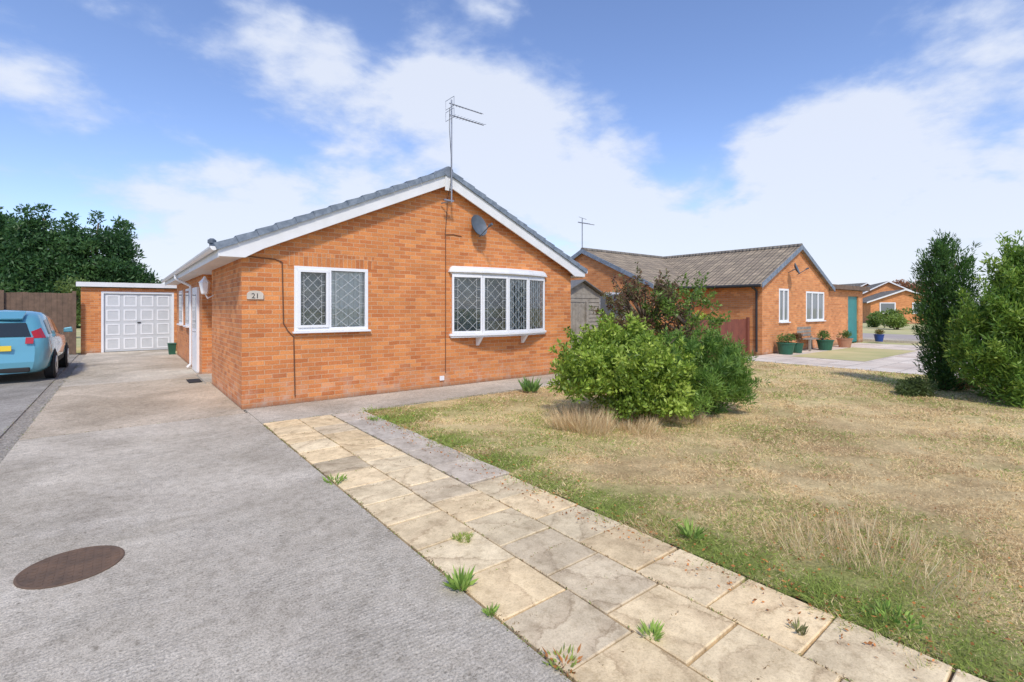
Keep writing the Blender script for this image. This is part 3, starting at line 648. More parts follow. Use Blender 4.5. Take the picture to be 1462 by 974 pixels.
for (z,L_,tilt) in ((5.70,.82,1),(5.47,.86,0)):
    m=MB(); m.tube((5.12,8.46,z),(5.12+L_,8.50,z),.011); 
    for k in range(11):
        xx=5.2+k*(L_-.1)/10; h=.085-.003*k
        if tilt: m.tube((xx,8.42,z-h*.6),(xx,8.54,z+h*.6),.0045,seg=5)
        else: m.tube((xx,8.47-.13+.004*k,z-.02),(xx,8.47+.13-.004*k,z+.02),.0045,seg=5)
    m.path([(5.13,8.30,z-.09),(5.13,8.30,z+.09),(5.13,8.62,z+.09),(5.13,8.62,z-.09),(5.13,8.30,z-.09)],.005,5)
    m.build('antenna',ALU,ae)
m=MB(); m.path([(5.12,8.45,5.6),(5.10,8.43,5.2),(5.15,8.44,4.6),(5.14,8.44,4.1),(5.16,8.60,3.8),(5.16,8.685,3.1)],.006,5); m.build('cable',BLACK,ae)
def dish(label,c,nrm,R,wallpt,name='satellite_dish'):
    t=thing(name,label,'satellite dish',wallpt); n=Vector(nrm).normalized(); a=n.cross(Vector((0,0,1))).normalized(); b=a.cross(n).normalized(); c=Vector(c)
    m=MB(); rings=6; seg=24; 
    for off_ in (0,.012):
        i0=len(m.v); m.add([c+n*(.07*(r/rings)**2-.0+off_)+ (a*math.cos(2*PI*k/seg)*R*.88+b*math.sin(2*PI*k/seg)*R)*(r/rings) for r in range(rings+1) for k in range(seg)])
        for r in range(rings):
            for k in range(seg):
                j=(k+1)%seg; m.f.append((i0+r*seg+k,i0+r*seg+j,i0+(r+1)*seg+j,i0+(r+1)*seg+k))
    m.build('reflector',DISH,t,smooth=True)
    m=MB(); e=c+n*.36*R/.22-b*R*.6; m.tube(c-b*R*.95,e,.012); m.build('arm',DISH,t)
    m=MB(); m.tube(e-n*.05,e+n*.05,.028,seg=10); m.build('receiver',DISH,t)
    m=MB(); m.path([c,c-n*.06,Vector(wallpt)+Vector((0,-.02,0)),Vector(wallpt)],.018); m.build('wall_bracket',ALU,t)
dish('dark grey satellite dish high on the bungalow gable above the bow window',PD(681,324,10.4),(.12,-.94,.32),.24,(6.02,8.70,3.20))
# ---------------------------------------------------------------- garage (rear)
gar=thing('garage','flat roofed brick garage with pale panelled door at the end of the driveway','garage',(-1.2,22.9,0))
T=frame((0,22.9),(1,0))
m=MB(); holed_wall(m,T,-1.15,1.9,-.1,lambda s:2.33,[(-.60,1.55,-.1,2.2)],rev=.1); m.poly([(-1.15,28,-.1),(-1.15,22.9,-.1),(-1.15,22.9,2.33),(-1.15,28,2.33)]); m.poly([(1.9,22.9,-.1),(1.9,28,-.1),(1.9,28,2.33),(1.9,22.9,2.33)]); m.build('wall',BR,gar)
m=MB(); m.box(-1.25,2.0,22.8,28.1,2.44,2.52); m.build('roof',FELT,gar)
m=MB(); m.box(-1.27,2.02,22.76,22.8,2.36,2.52); m.build('fascia',WHITE2,gar)
m=MB(); m.box(-.60,-.53,22.9,22.96,0,2.2); m.box(1.48,1.55,22.9,22.96,0,2.2); m.box(-.53,1.48,22.9,22.96,2.13,2.2); m.build('door_frame',WHITE,gar)
m=MB(); m.box(-.53,1.48,22.955,23.0,.02,2.13); d=m.build('garage_door',CREAMD,gar)
for r_ in range(4):
    for c_ in range(4):
        x0=-.50+c_*.495; z0=.06+r_*.52; m=MB(); e,w_=.035,.045
        m.box(x0+e,x0+.46-e,22.945,22.954,z0+e,z0+e+w_); m.box(x0+e,x0+.46-e,22.945,22.954,z0+.48-e-w_,z0+.48-e)
        m.box(x0+e,x0+e+w_,22.945,22.954,z0+e+w_,z0+.48-e-w_); m.box(x0+.46-e-w_,x0+.46-e,22.945,22.954,z0+e+w_,z0+.48-e-w_)
        m.build('door_panel',WHITE,d)
m=MB(); m.box(.43,.53,22.92,22.954,1.05,1.09); m.build('handle',BLACK,d)
mx,my=G(103,811)
m=MB(); m.lathe([(.255,0),(.255,.004),(.245,.007),(.235,.004),(.0,.004)],(mx,my,.0125),40); mc=m.build('manhole_cover',RUST,off=(mx,my,.0125)); tag(mc,'round rusty brown manhole cover set in the concrete driveway','manhole cover')
m=MB()
for a in range(-5,6):
    for b in range(-5,6):
        if math.hypot(a,b)<5.2: m.box(mx+a*.043-.012,mx+a*.043+.012,my+b*.043-.012,my+b*.043+.012,.0166,.0185)
m.build('tread_studs',RUST,mc)
m=MB(); m.box(1.10,1.34,12.35,12.95,.0105,.026); o=m.build('door_mat',RUBBER,off=(1.22,12.6,.01)); tag(o,'dark door mat lying on the driveway by the side doorway','mat')
gb=thing('recycling_box','small green plastic box on the drive in front of the garage','box',(1.3,20.5,0))
m=MB(); m.hexa([(1.25,20.4,.01),(1.42,20.4,.01),(1.42,20.75,.01),(1.25,20.75,.01)],[(1.22,20.35,.36),(1.45,20.35,.36),(1.45,20.8,.36),(1.22,20.8,.36)]); m.build('tub',GREENP,gb)
m=MB(); m.box(1.21,1.46,20.33,20.82,.361,.39); m.build('lid',GREENP,gb,bevel=.01)
def fence(name,label,p0,p1,h,mat,board=.12,z0=.02,gap=.004):
    p0=Vector(p0);p1=Vector(p1); d=(p1-p0); L=d.length; T=frame(p0,d); t=thing(name,label,'fence',(p0.x,p0.y,0))
    m=MB(); s=0
    while s<L-.02:
        dz=random.uniform(-.015,.015); m.box(s+gap*.5,min(L,s+board-gap*.5),-.012,.012+random.uniform(0,.012),z0,h+dz,T); s+=board
    m.box(0,L,-.045,-.013,h*.25,h*.25+.08,T); m.box(0,L,-.045,-.013,h*.8,h*.8+.08,T); m.build('boards',mat,t)
    n=max(1,round(L/1.83))
    for k in range(n+1):
        q=MB(); s=L*k/n; q.box(s-.05,s+.05,.026,.10,0,h+.06,T); q.build('post',mat,t)
    return t
fence('wooden_fence','dark brown closeboard fence behind the parked blue car',(-13.5,22.62),(-1.3,22.62),2.12,WOODB,.14)
fence('wooden_fence','low red brown fence beside the neighbouring bungalow',(13.4,8.35),(16.9,8.25),1.22,WOODR,.15,gap=.001)
fence('wooden_fence','weathered grey fence at the right side of the bungalow',(9.95,11.2),(12.0,11.2),1.75,WOODG,.13)
sh=thing('garden_shed','low felt roofed shed showing over the fence at far left','shed',(-9,24,0))
m=MB(); m.box(-12,-4.0,23.2,26,0,2.0); m.build('wall',WOODG,sh)
m=MB(); m.hexa([(-12.2,23.0,2.1),(-3.9,23.0,2.1),(-3.9,26.2,2.1),(-12.2,26.2,2.1)],[(-12.2,24.4,2.65),(-3.9,24.4,2.65),(-3.9,24.6,2.65),(-12.2,24.6,2.65)]); m.build('roof',FELT,sh)
s2=thing('garden_shed','weathered grey wooden shed with pitched roof between the two bungalows','shed',(12.3,11.6,0))
m=MB(); 
for k in range(15):
    z=.05+k*.135; m.hexa([(11.3,11.6,z),(13.2,11.6,z),(13.2,13.6,z),(11.3,13.6,z)],[(11.32,11.62,z+.132),(13.18,11.62,z+.132),(13.18,13.58,z+.132),(11.32,13.58,z+.132)])
m.hexa([(11.32,11.62,2.075),(13.18,11.62,2.075),(12.25,11.62,2.5)],[(11.32,13.58,2.075),(13.18,13.58,2.075),(12.25,13.58,2.5)]); m.build('wall',WOODG,s2)
m=MB()
for sd in (-1,1):
    P=[(12.25,2.53),(12.25+sd*1.12,2.02),(12.25+sd*1.12,2.06),(12.25,2.57)]; m.hexa([(x,11.45,z) for x,z in P],[(x,13.75,z) for x,z in P])
m.build('roof',FELT,s2)
# ---------------------------------------------------------------- neighbour bungalow
nb=thing('bungalow','neighbouring orange brick bungalow with brown tiled roof and teal door garage attached','house',(17.07,7.78,0))
NX0,NX1,NY0,NY1=17.07,23.0,7.78,17.2; NA=20.03; ZEn,ZAn=2.42,3.95; OV=.3
T=frame((0,NY0),(1,0)); nsl=(ZAn-ZEn)/(NA-NX0+OV)
nrl=lambda x: ZEn+nsl*(x-NX0+OV) if x<=NA else ZEn+nsl*(NX1+OV-x)
m=MB(); W1=(18.35,19.15,1.1,2.3); W2=(20.7,22.5,1.1,2.25)
holed_wall(m,T,NX0,NX1,-.1,lambda s:nrl(s)-.1,[W1,W2],extra=(NA,))
m.poly([(NX0,NY1,-.1),(NX0,NY0,-.1),(NX0,NY0,2.45),(NX0,NY1,2.45)]); m.poly([(NX1,NY0,-.1),(NX1,NY1,-.1),(NX1,NY1,2.45),(NX1,NY0,2.45)])
WX=14.6; WY0,WY1,WA=10.6,16.8,13.7; wsl=(ZAn-ZEn)/(WA-WY0+OV)
T2=frame((WX,20),(0,-1)); wr=lambda y: ZEn+wsl*(y-WY0+OV) if y<=WA else ZEn+wsl*(WY1+OV-y)
holed_wall(m,T2,20-WY1,20-WY0,-.1,lambda s:wr(20-s)-.1,[],extra=(20-WA,))
m.poly([(WX,WY0,-.1),(NX0,WY0,-.1),(NX0,WY0,2.45),(WX,WY0,2.45)])
m.build('wall',BR2,nb)
m=MB()
for sd in (-1,1):
    e=NX0-OV if sd<0 else NX1+OV
    P=[(e,ZEn),(NA,ZAn),(NA,ZAn-.09),(e,ZEn-.09)]; m.hexa([(x,NY0-.12,z) for x,z in P],[(x,NY1+.2,z) for x,z in P])
for (e) in (WY0-OV,WY1+OV):
    P=[(e,ZEn),(WA,ZAn),(WA,ZAn-.09),(e,ZEn-.09)]; m.hexa([(WX-.12,y,z+.003) for y,z in P],[(NA,y,z+.003) for y,z in P])
nr=m.build('roof',ROOF2,nb,uvmode='roofx')
m=MB(); m.tube((NA,NY0-.12,ZAn),(NA,NY1+.2,ZAn),.09); m.build('ridge_tile',ROOF3,nr)
m=MB(); m.tube((WX-.12,WA,ZAn+.003),(NA-.1,WA,ZAn+.003),.09); m.build('ridge_tile',ROOF3,nr)
for sd in (-1,1):
    m=MB(); e=NX0-OV if sd<0 else NX1+OV
    P=[(e,ZEn+.02),(NA,ZAn+.03),(NA,ZAn-.14),(e,ZEn-.14)]; m.hexa([(x,NY0-.15+.001*sd,z) for x,z in P],[(x,NY0-.122,z) for x,z in P]); m.build('bargeboard',FASC,nb)
for e in (WY0-OV,WY1+OV):
    m=MB(); P=[(e,ZEn+.02),(WA,ZAn+.03),(WA,ZAn-.14),(e,ZEn-.14)]; m.hexa([(WX-.15,y,z) for y,z in P],[(WX-.122,y,z) for y,z in P]); m.build('bargeboard',FASC,nb)
m=MB(); m.tube((NX0-OV-.04,NY0-.1,ZEn-.06),(NX0-OV-.04,WY0,ZEn-.06),.055); m.build('gutter',BLACK,nb)
m=MB(); m.tube((NX0-OV-.04,WY0-OV-.05,ZEn-.06),(WX-.1,WY0-OV-.05,ZEn-.06),.055); m.build('gutter',BLACK,nb)
m=MB(); m.path([(NX0-OV-.04,8.0,2.35),(NX0-.05,7.95,2.2),(NX0-.05,7.95,.1)],.04); m.build('downpipe',BLACK,nb)
window(nb,T,*W1,splits=[18.75],leaded=False,simpleg=True,fw=.07); window(nb,T,*W2,splits=[21.3,21.9],leaded=False,simpleg=True,fw=.07)
Tw=frame((WX,20),(0,-1)); q=MB(); q.box(20-12.9,20-11.6,.001,.04,1.15,2.2,Tw); w=q.build('window',WHITE,nb); q=MB(); q.box(20-12.8,20-11.7,.041,.046,1.22,2.12,Tw); q.build('pane',PANED,w)
m=MB(); holed_wall(m,frame((0,8.1),(1,0)),23.01,28.3,-.1,lambda s:2.42,[(26.3,27.7,-.1,2.15)],rev=.1); m.poly([(28.3,8.1,-.1),(28.3,14,-.1),(28.3,14,2.42),(28.3,8.1,2.42)]); m.build('garage_wall',BR2,nb)
m=MB(); m.box(22.98,28.5,7.85,14.2,2.43,2.62); m.build('garage_roof',WOODB,nb)
m=MB(); 
for k in range(8): m.box(26.3+k*.175+.004,26.3+(k+1)*.175-.004,8.16,8.19,0,2.15)
m.build('garage_door',TEAL,nb)
dish('small dark satellite dish on the neighbouring bungalow gable',(19.0,7.5,3.0),(.2,-.9,.35),.22,(19.1,7.78,2.9))
a2=thing('television_aerial','slim television aerial standing over the neighbouring bungalow roof','aerial',(14.6,13.8,3.9))
m=MB(); m.tube((14.6,13.8,3.9),(14.6,13.8,5.25),.02); m.build('mast',ALU,a2)
m=MB(); m.tube((14.35,13.8,5.05),(15.1,13.6,5.0),.014)
for k in range(8): m.tube((14.4+k*.09,13.62,5.0),(14.46+k*.09,13.9,5.1),.007,seg=5)
m.tube((14.3,13.7,5.25),(14.95,13.9,5.25),.008); m.build('antenna',ALU,a2)
def planter(label,px,py,r,h,mat,pal,name='planter',group=None,fh=.35):
    x,y=G(px,py); t=thing(name,label,'plant pot',(x,y,0),0,group)
    m=MB(); m.lathe([(r*.75,0),(r,h*.9),(r*1.08,h*.9),(r*1.08,h),(r*.95,h),(r*.9,h*.93)],(x,y,.01),18); m.build('pot',mat,t)
    crown('foliage',blobs_in((x,y,h+fh*.45),(r*.8,r*.8,fh*.4),8,r*.5),500,.08,.03,pal,t,up=.6)
GP=[(.06,.12,.03),(.14,.24,.06),(.25,.36,.1)]
planter('round green tub planted beside the neighbouring house corner, left of the bench',1122,506,.28,.40,GREENP,GP)
planter('wide green tub just right of the wooden bench',1178,500,.28,.38,GREENP,GP)
planter('terracotta pot of straggly stems in front of the neighbouring garage',1206,496,.27,.36,TERRA,GP)
planter('bright blue glazed pot near the road at far right',1255,488,.20,.34,BLUEP,[(.3,.04,.03),(.2,.3,.08)],fh=.2)
planter('small green tub tight against the neighbouring bungalow wall',1138,504,.20,.34,GREENP,[(.25,.05,.04),(.16,.24,.06)],fh=.4)
bx,by=G(1158,500); be=thing('garden_bench','weathered wooden garden bench under the neighbouring windows','bench',(bx,by,0))
m=MB()
for k in range(4): m.box(bx-.65,bx+.65,by-.2+k*.11,by-.2+k*.11+.09,.42,.45)
m.build('seat',WOODG,be); m=MB()
for k in range(3): m.box(bx-.65,bx+.65,by+.24,by+.27,.52+k*.13,.62+k*.13)
m.build('backrest',WOODG,be)
for sx in (-.6,.6):
    for sy_ in (-.18,.22): m=MB(); m.box(bx+sx-.035,bx+sx+.035,by+sy_-.035,by+sy_+.035,.01,.419 if sy_<0 else .5); m.build('leg',WOODG,be)
def farhouse(label,x,y,w,d,h,rise,rz,wallm=BR2,roofm=ROOF3):
    t=thing('far_house',label,'house',(x,y,0),rz,world=False)
    m=MB(); m.box(-w/2,w/2,0,d,-.1,h); m.hexa([(-w/2,0.001,h),(w/2,.001,h),(0,.001,h+rise)],[(-w/2,d-.001,h),(w/2,d-.001,h),(0,d-.001,h+rise)]); m.build('wall',wallm,t)
    m=MB(); s=rise/(w/2); o=.4
    for sd in (-1,1):
        P=[(0,h+rise+.12),(sd*(w/2+o),h-s*o+.12),(sd*(w/2+o),h-s*o),(0,h+rise)]; m.hexa([(a,-.3,b) for a,b in P],[(a,d+.3,b) for a,b in P])
    m.build('roof',roofm,t,uvmode='roofx')
    for sd in (-1,1):
        m=MB(); P=[(0,h+rise+.13),(sd*(w/2+o),h-s*o+.13),(sd*(w/2+o),h-s*o-.02),(0,h+rise-.03)]; m.hexa([(a,-.34+.001*sd,b) for a,b in P],[(a,-.302,b) for a,b in P]); m.build('bargeboard',WHITE2,t)
    for xx in (-w*.25,w*.22):
        m=MB(); m.box(xx-.7,xx+.7,-.04,-.001,1.0,2.2); ww=m.build('window',WHITE,t); m=MB(); m.box(xx-.6,xx+.6,-.05,-.041,1.1,2.1); m.build('pane',PANED,ww)
x,y=PD(1268,0,60).xy; farhouse('distant brick bungalow with grey brown roof, left one beyond the road',x,y,8,14,2.6,2.2,-1.15)
x,y=PD(1236,0,72).xy; farhouse('distant brick house set farthest back beyond the teal door garage',x,y,10,12,2.8,2.4,-.6)
x,y=PD(1292,0,52).xy; farhouse('small distant red brick bungalow nearest the road at far right',x,y,6,9,2.3,1.2,-1.1,BR2)
# ---------------------------------------------------------------- car
def car():
    t=thing('parked_car','light blue hatchback parked on the left driveway with its rear towards us','car',(-2.06,16.70,0),-.012,world=False)
    ysn=[0,.06,.2,.5,.9,1.5,2.2,2.7,3.1,3.6,3.95,4.1]
    zt=[1.30,1.37,1.45,1.51,1.54,1.53,1.46,1.26,1.04,.96,.84,.68]
    bl=[.98,.98,.98,.97,.96,.95,.94,.93,.92,.88,.76,.62]
    hw=[.60,.71,.80,.845,.85,.85,.85,.85,.845,.82,.74,.60]
    gt=[.44,.51,.57,.61,.63,.63,.62,.62,.70,.68,.6,.46]
    ip=lambda A,y: float(np.interp(y,ysn,A))
    def S(y,k,sx,off=0):
        Z,B,Wd,Gt=ip(zt,y),ip(bl,y),ip(hw,y),ip(gt,y)
        pts=[(0,.22),(Wd-.12,.22),(Wd-.03,.30),(Wd,.45),(Wd+.008,.66),(Wd-.015,B-.04),(Wd-.045,B),(Gt+.05,Z-.14),(Gt-.04,Z-.045),(Gt-.22,Z-.005),(0,Z+.02)]
        k0=int(math.floor(k)); k1=min(k0+1,10); f=k-k0; x=pts[k0][0]*(1-f)+pts[k1][0]*f; z=pts[k0][1]*(1-f)+pts[k1][1]*f
        lean=max(0,z-.88)*.85; yy=y+lean*max(0,1-y/1.5); 
        if z<.62: yy-=.05*max(0,1-y/.3)
        return (sx*(x+off),yy-2.05,z+off*.3)
    m=MB(); yl=sorted(set([0,.03,.06,.12,.2]+list(np.linspace(.3,4.1,26)))); 
    for sx in (1,-1):
        rows=[]
        for y in yl:
            i=m.add([S(y,k,sx) for k in range(11)]); rows.append(i)
        for a,b in zip(rows[:-1],rows[1:]):
            for k in range(10): m.f.append((a+k,b+k,b+k+1,a+k+1) if sx>0 else (a+k,a+k+1,b+k+1,b+k))
        for (r,fl) in ((rows[0],1),(rows[-1],-1)):
            y=yl[0] if r==rows[0] else yl[-1]
            for k in range(10):
                p,q=S(y,k,sx),S(y,k+1,sx); c0=(0,p[1]-(.06 if fl>0 else -.06),p[2]); c1=(0,q[1]-(.06 if fl>0 else -.06),q[2])
                pts=[p,q,c1,c0]; m.poly(pts if sx>0 else pts[::-1])
    m.build('body',CARP,t,smooth=True)
    def patch(name,y0,y1,k0,k1,mat,sx,ny=8,off=.006):
        m=MB()
        for i in range(ny):
            ya,yb=y0+(y1-y0)*i/ny,y0+(y1-y0)*(i+1)/ny
            m.poly([S(ya,k0,sx,off),S(yb,k0,sx,off),S(yb,k1,sx,off),S(ya,k1,sx,off)])
        return m.build(name,mat,t,smooth=True)
    for sx in (1,-1):
        patch('side_window',.42,.80,6.12,6.9,CARG,sx); patch('side_window',.86,1.62,6.12,6.95,CARG,sx); patch('side_window',1.70,2.55,6.12,6.93,CARG,sx)
        patch('tail_light',.0,.16,5.2,6.6,REDL,sx,4,off=.010)
        patch('sill_trim',.95,3.0,2.0,2.9,RUBBER,sx)
        patch('door_gap',.84,.852,2.6,6.9,RUBBER,sx,1,.003); patch('door_gap',1.65,1.662,2.6,6.9,RUBBER,sx,1,.003)
        patch('door_handle',1.02,1.18,5.1,5.35,CARG,sx,2,.02); patch('door_handle',1.86,2.02,5.1,5.35,CARG,sx,2,.02)
        m=MB(); m.hexa([(sx*.86,.42,.98),(sx*.86,.50,.98),(sx*1.04,.50,.98),(sx*1.04,.42,.98)],[(sx*.86,.42,1.09),(sx*.86,.5,1.09),(sx*1.02,.5,1.12),(sx*1.02,.42,1.12)]); m.build('mirror',CARP,t,bevel=.02)
        for sy_ in (-1.32,1.25):
            m=MB(); m.lathe([(.355,0),(.355,.012)],(sx*.850 if sx>0 else sx*.850-.012,sy_,.32),28,'x'); m.build('wheel_arch',RUBBER,t)
            x0=.70; m=MB(); m.lathe([(.29,0),(.31,.02),(.31,.16),(.285,.185)],(x0 if sx>0 else -x0-.185,sy_,.31),28,'x'); w=m.build('wheel',RUBBER,t)
            m=MB(); m.lathe([(.205,0),(.20,.012),(.05,.004)],(x0+.18 if sx>0 else -x0-.19,sy_,.31),20,'x'); m.build('rim',ALLOY,w)
    def rear(z,x): 
        lean=max(0,z-.88)*.85; b=.05 if z<.62 else 0
        return lean-b-2.05-.06*(1-abs(x)/.62)-.014
    def rp(name,x0,x1,z0,z1,mat,tx=0):
        m=MB(); n=8
        for i in range(n):
            a,b_=x0+(x1-x0)*i/n,x0+(x1-x0)*(i+1)/n
            m.poly([(a,rear(z0,a),z0),(b_,rear(z0,b_),z0),(b_*(1-tx),rear(z1,b_),z1),(a*(1-tx),rear(z1,a),z1)])
        return m.build(name,mat,t)
    rp('rear_window',-.54,.54,.99,1.28,CARG,.2)
    m=MB(); m.box(-.26,.26,-2.15,-2.125,.70,.81); m.build('number_plate',PLATE,t)
    rp('tail_light',.46,.585,.84,.97,REDL); rp('tail_light',-.585,-.46,.84,.97,REDL)
    m=MB(); m.box(-.54,.54,-2.155,-1.98,.24,.34); m.build('rear_bumper_trim',RUBBER,t,bevel=.02)
    m=MB(); m.hexa([(-.38,-1.72,1.34),(.38,-1.72,1.34),(.40,-1.4,1.46),(-.40,-1.4,1.46)],[(-.38,-1.76,1.375),(.38,-1.76,1.375),(.40,-1.4,1.53),(-.40,-1.4,1.53)]); m.build('spoiler',CARP,t,bevel=.01)
    m=MB(); m.tube((0,-2.155,.90),(0,-2.12,.90),.05,seg=16); m.build('badge',ALLOY,t)
car()
# ---------------------------------------------------------------- vegetation
def shrub(name,label,cat,c,rad,k,rb,n,L,W,pal,r=.03,nb=14,up=.3,extra=None,ns=0,sl=.3,fill=.75,**kw):
    t=thing(name,label,cat,(c[0],c[1],0)); B=blobs_in(c,rad,k,rb,fill)
    if ns: B=np.vstack([B,shoots(c,rad,ns,sl)])
    if extra is not None: B=np.vstack([B,extra])
    trunk(t,(c[0],c[1],-.02),(c[0],c[1],c[2]),r,B,nb,rb=.4,name='stems'); crown('foliage',B,n,L,W,pal,t,up=up,wp=1.5 if ns else 2,**kw); return t
BRG=[(.07,.13,.02),(.22,.34,.045),(.40,.53,.08),(.60,.70,.16)]
p=PD(893,0,7.15); q=PD(992,0,7.5)
ex=[]
for _ in range(34):
    a=random.random()*6.28; rr=random.uniform(.75,1.15); ex.append([p.x+rr*math.cos(a),p.y+rr*math.sin(a)*.8,random.uniform(.22,.70),random.uniform(.10,.18)])
shrub('broadleaf_shrub','rounded bright green broadleaf shrub in the middle of the dry lawn','shrub',(p.x,p.y,.65),(1.02,.85,.62),74,.18,32000,.072,.034,BRG,up=.35,shell=.2,nb=24,ns=85,sl=.30,fill=.92,extra=ex)
ex=[]
for _ in range(24):
    a=random.random()*6.28; rr=random.uniform(.6,.95); ex.append([q.x+rr*math.cos(a),q.y+rr*math.sin(a)*.8,random.uniform(.2,.6),random.uniform(.09,.16)])
shrub('juniper_shrub','feathery darker green conifer shrub on the right of the broadleaf shrub','shrub',(q.x,q.y,.54),(.82,.75,.58),56,.18,28000,.10,.016,[(.06,.14,.03),(.16,.29,.05),(.32,.48,.09)],up=.9,shell=.2,ns=60,sl=.25,fill=.92,extra=ex)
p4=PD(925,0,10.8)
shrub('purple_leaf_shrub','tall dark red brown leaved shrub behind the green shrubs','shrub',(p4.x-.1,p4.y,1.35),(1.1,.9,.92),46,.17,8500,.08,.032,[(.09,.035,.03),(.20,.09,.06),(.18,.19,.07),(.18,.28,.08)],up=.2,nb=60,r=.045,ns=35,sl=.4,fill=1)
p5=PD(978,0,10.1)
shrub('loose_leafy_shrub','loose yellow green leafy shrub in front of the neighbouring bungalow side wall','shrub',(p5.x,p5.y,1.35),(.70,.7,.82),24,.13,3000,.09,.04,[(.07,.13,.02),(.17,.28,.05),(.30,.42,.08)],up=.3,nb=26,r=.03,ns=30,sl=.4,fill=1)
p6=PD(848,0,11.0)
shrub('narrow_shrub','narrow mid green shrub at the right end of the front path','shrub',(p6.x+.5,p6.y,.75),(.55,.5,.7),24,.18,4500,.08,.035,BRG,nb=12,ns=16,sl=.3)
p7=PD(1033,0,17.2)
shrub('hedge_shrub','low green shrub showing above the red brown fence','shrub',(p7.x,p7.y+.6,.9),(1.0,.6,.6),24,.25,5000,.12,.05,BRG)
def conifer(label,x,y,h,w,n,L,W,pal,prof,k=70,up=1.0,rb=.26,name='conifer',ns=0,shl=(.15,.38)):
    t=thing(name,label,'tree',(x,y,0)); B=[]
    for i in range(k):
        f=(i+.5)/k; z=.1+f*(h-.15); R=w*prof(f); a=random.random()*6.28; rr=R*random.uniform(.35,1.0); B.append([x+rr*math.cos(a),y+rr*math.sin(a),z,rb*(.5+.6*prof(f))*random.uniform(.7,1.25)])
    for i in range(ns):
        f=random.random(); z=.1+f*(h-.1); R=w*prof(f); a=random.random()*6.28; l=random.uniform(*shl)
        for q in range(4): B.append([x+(R+.06*q)*math.cos(a),y+(R+.06*q)*math.sin(a),z+l*q/3,.07-.01*q])
    B=np.array(B); trunk(t,(x,y,-.05),(x,y,h*.93),.09,B[:k],24,rb=.2); crown('crown',B,n,L,W,pal,t,up=up,shell=.3,zs=1.3,rnd=.5,wp=1.6)
CG=[(.03,.085,.02),(.075,.17,.035),(.14,.26,.05)]
x,y=G(1348,556); conifer('dense dark green columnar conifer at the far edge of the lawn',x,y,2.95,.23,22000,.09,.02,CG,lambda f:(.8+.45*math.sin(f*2.6))*(1 if f<.8 else max(.12,1-(f-.8)*4.4)),75,rb=.21,ns=45)
x,y=G(1462,574)
conifer('broad yellow green conifer at the right edge of the lawn',x,y,2.50,.80,44000,.10,.026,[(.08,.18,.03),(.20,.34,.05),(.42,.53,.10)],lambda f:1.0*(1-.2*f) if f<.5 else max(.06,.9*(1-(f-.5)*1.75)),120,.6,.25,ns=120,shl=(.1,.4))
x,y=G(1312,563)
shrub('low_shrub','low dark spreading shrub at the foot of the columnar conifer','shrub',(x,y,.12),(.55,.4,.14),14,.14,3500,.06,.025,[(.08,.11,.04),(.14,.20,.06)],nb=6,r=.02)
FG=[(.025,.080,.03),(.065,.155,.05),(.13,.24,.075)]
def pine(name,label,px,d,h,w,nl,n,L,pal,tr=.3):
    p=PD(px,0,d); t=thing(name,label,'tree',(p.x,p.y,0)); B=list(map(list,blobs_in((p.x,p.y,h*.50),(w*1.0,w*.9,h*.42),60,.95,.95)))
    for q in range(nl):
        ax=p.x+random.uniform(-.75,.75)*w; ay=p.y+random.uniform(-.6,.6)*w; hh=h*random.uniform(.80,.98) if q else h; ww=w*random.uniform(.45,.6)
        if q==0: ax,ay=p.x,p.y; ww=w*.65
        lv=12
        for k in range(lv):
            f=k/(lv-1); z=hh*(.10+.86*f); R=ww*(1-f)**.5*random.uniform(.75,1.15)
            for s in range(max(2,int(5*(1-f))+1)):
                a=random.random()*6.28; rr=R*random.uniform(.3,1.1); B.append([ax+rr*math.cos(a),ay+rr*math.sin(a),z+random.uniform(-.3,.3)+.12*rr,(.50+.5*(1-f))*random.uniform(.7,1.3)])
    B=np.array(B); trunk(t,(p.x,p.y,-.1),(p.x,p.y,h*.9),tr,B,20,rb=.18); crown('crown',B,n,L,L*.40,pal,t,up=.5,shell=.2,rnd=.8,outw=.8,zs=.65)
pine('pine_tree','tall dark evergreen at the far left edge beyond the fence',-14,40,10.0,4.0,6,42000,.36,FG)
pine('pine_tree','broad dark evergreen, second from left beyond the fence',62,41,10.1,3.6,6,42000,.36,FG)
pine('pine_tree','dark evergreen with uneven side branches nearest the garage roof',138,42,9.9,3.3,6,38000,.36,FG)
pine('pine_tree','small dark evergreen just left of the bungalow eaves',184,43,5.6,2.4,4,14000,.3,FG,tr=.18)
def tree(name,label,px,d,h,w,k,rb,n,L,pal,cz=.6,rz=.42,tr=.12):
    p=PD(px,0,d); t=thing(name,label,'tree',(p.x,p.y,0)); B=blobs_in((p.x,p.y,h*cz),(w,w,h*rz),k,rb,.92)
    trunk(t,(p.x,p.y,-.1),(p.x,p.y,h*.85),tr,B,24,rb=.3); crown('crown',B,n,L,L*.55,pal,t,up=.1,shell=.3,rnd=1,outw=.4)
tree('small_tree','low faint tree top showing beside the bungalow gutter',226,48,4.8,1.5,16,.5,1800,.28,[(.10,.13,.06),(.18,.22,.09)])
tree('small_tree','small bushy green tree above the garage left corner',103,27,3.1,1.2,16,.45,2500,.2,[(.10,.17,.04),(.24,.32,.08)])
tree('small_tree','reddish leaved tree behind the distant houses',1300,64,5.4,2.0,26,.7,4500,.3,[(.30,.12,.07),(.45,.22,.10)])
tree('small_tree','bright green rounded bush before the distant houses',1281,38,1.7,1.3,16,.45,3000,.18,[(.12,.20,.04),(.30,.40,.08)],cz=.5)
tree('small_tree','darker green bush left of the rounded bush by the road',1250,42,1.2,.9,12,.4,2000,.18,[(.08,.15,.03),(.18,.28,.06)],cz=.5)
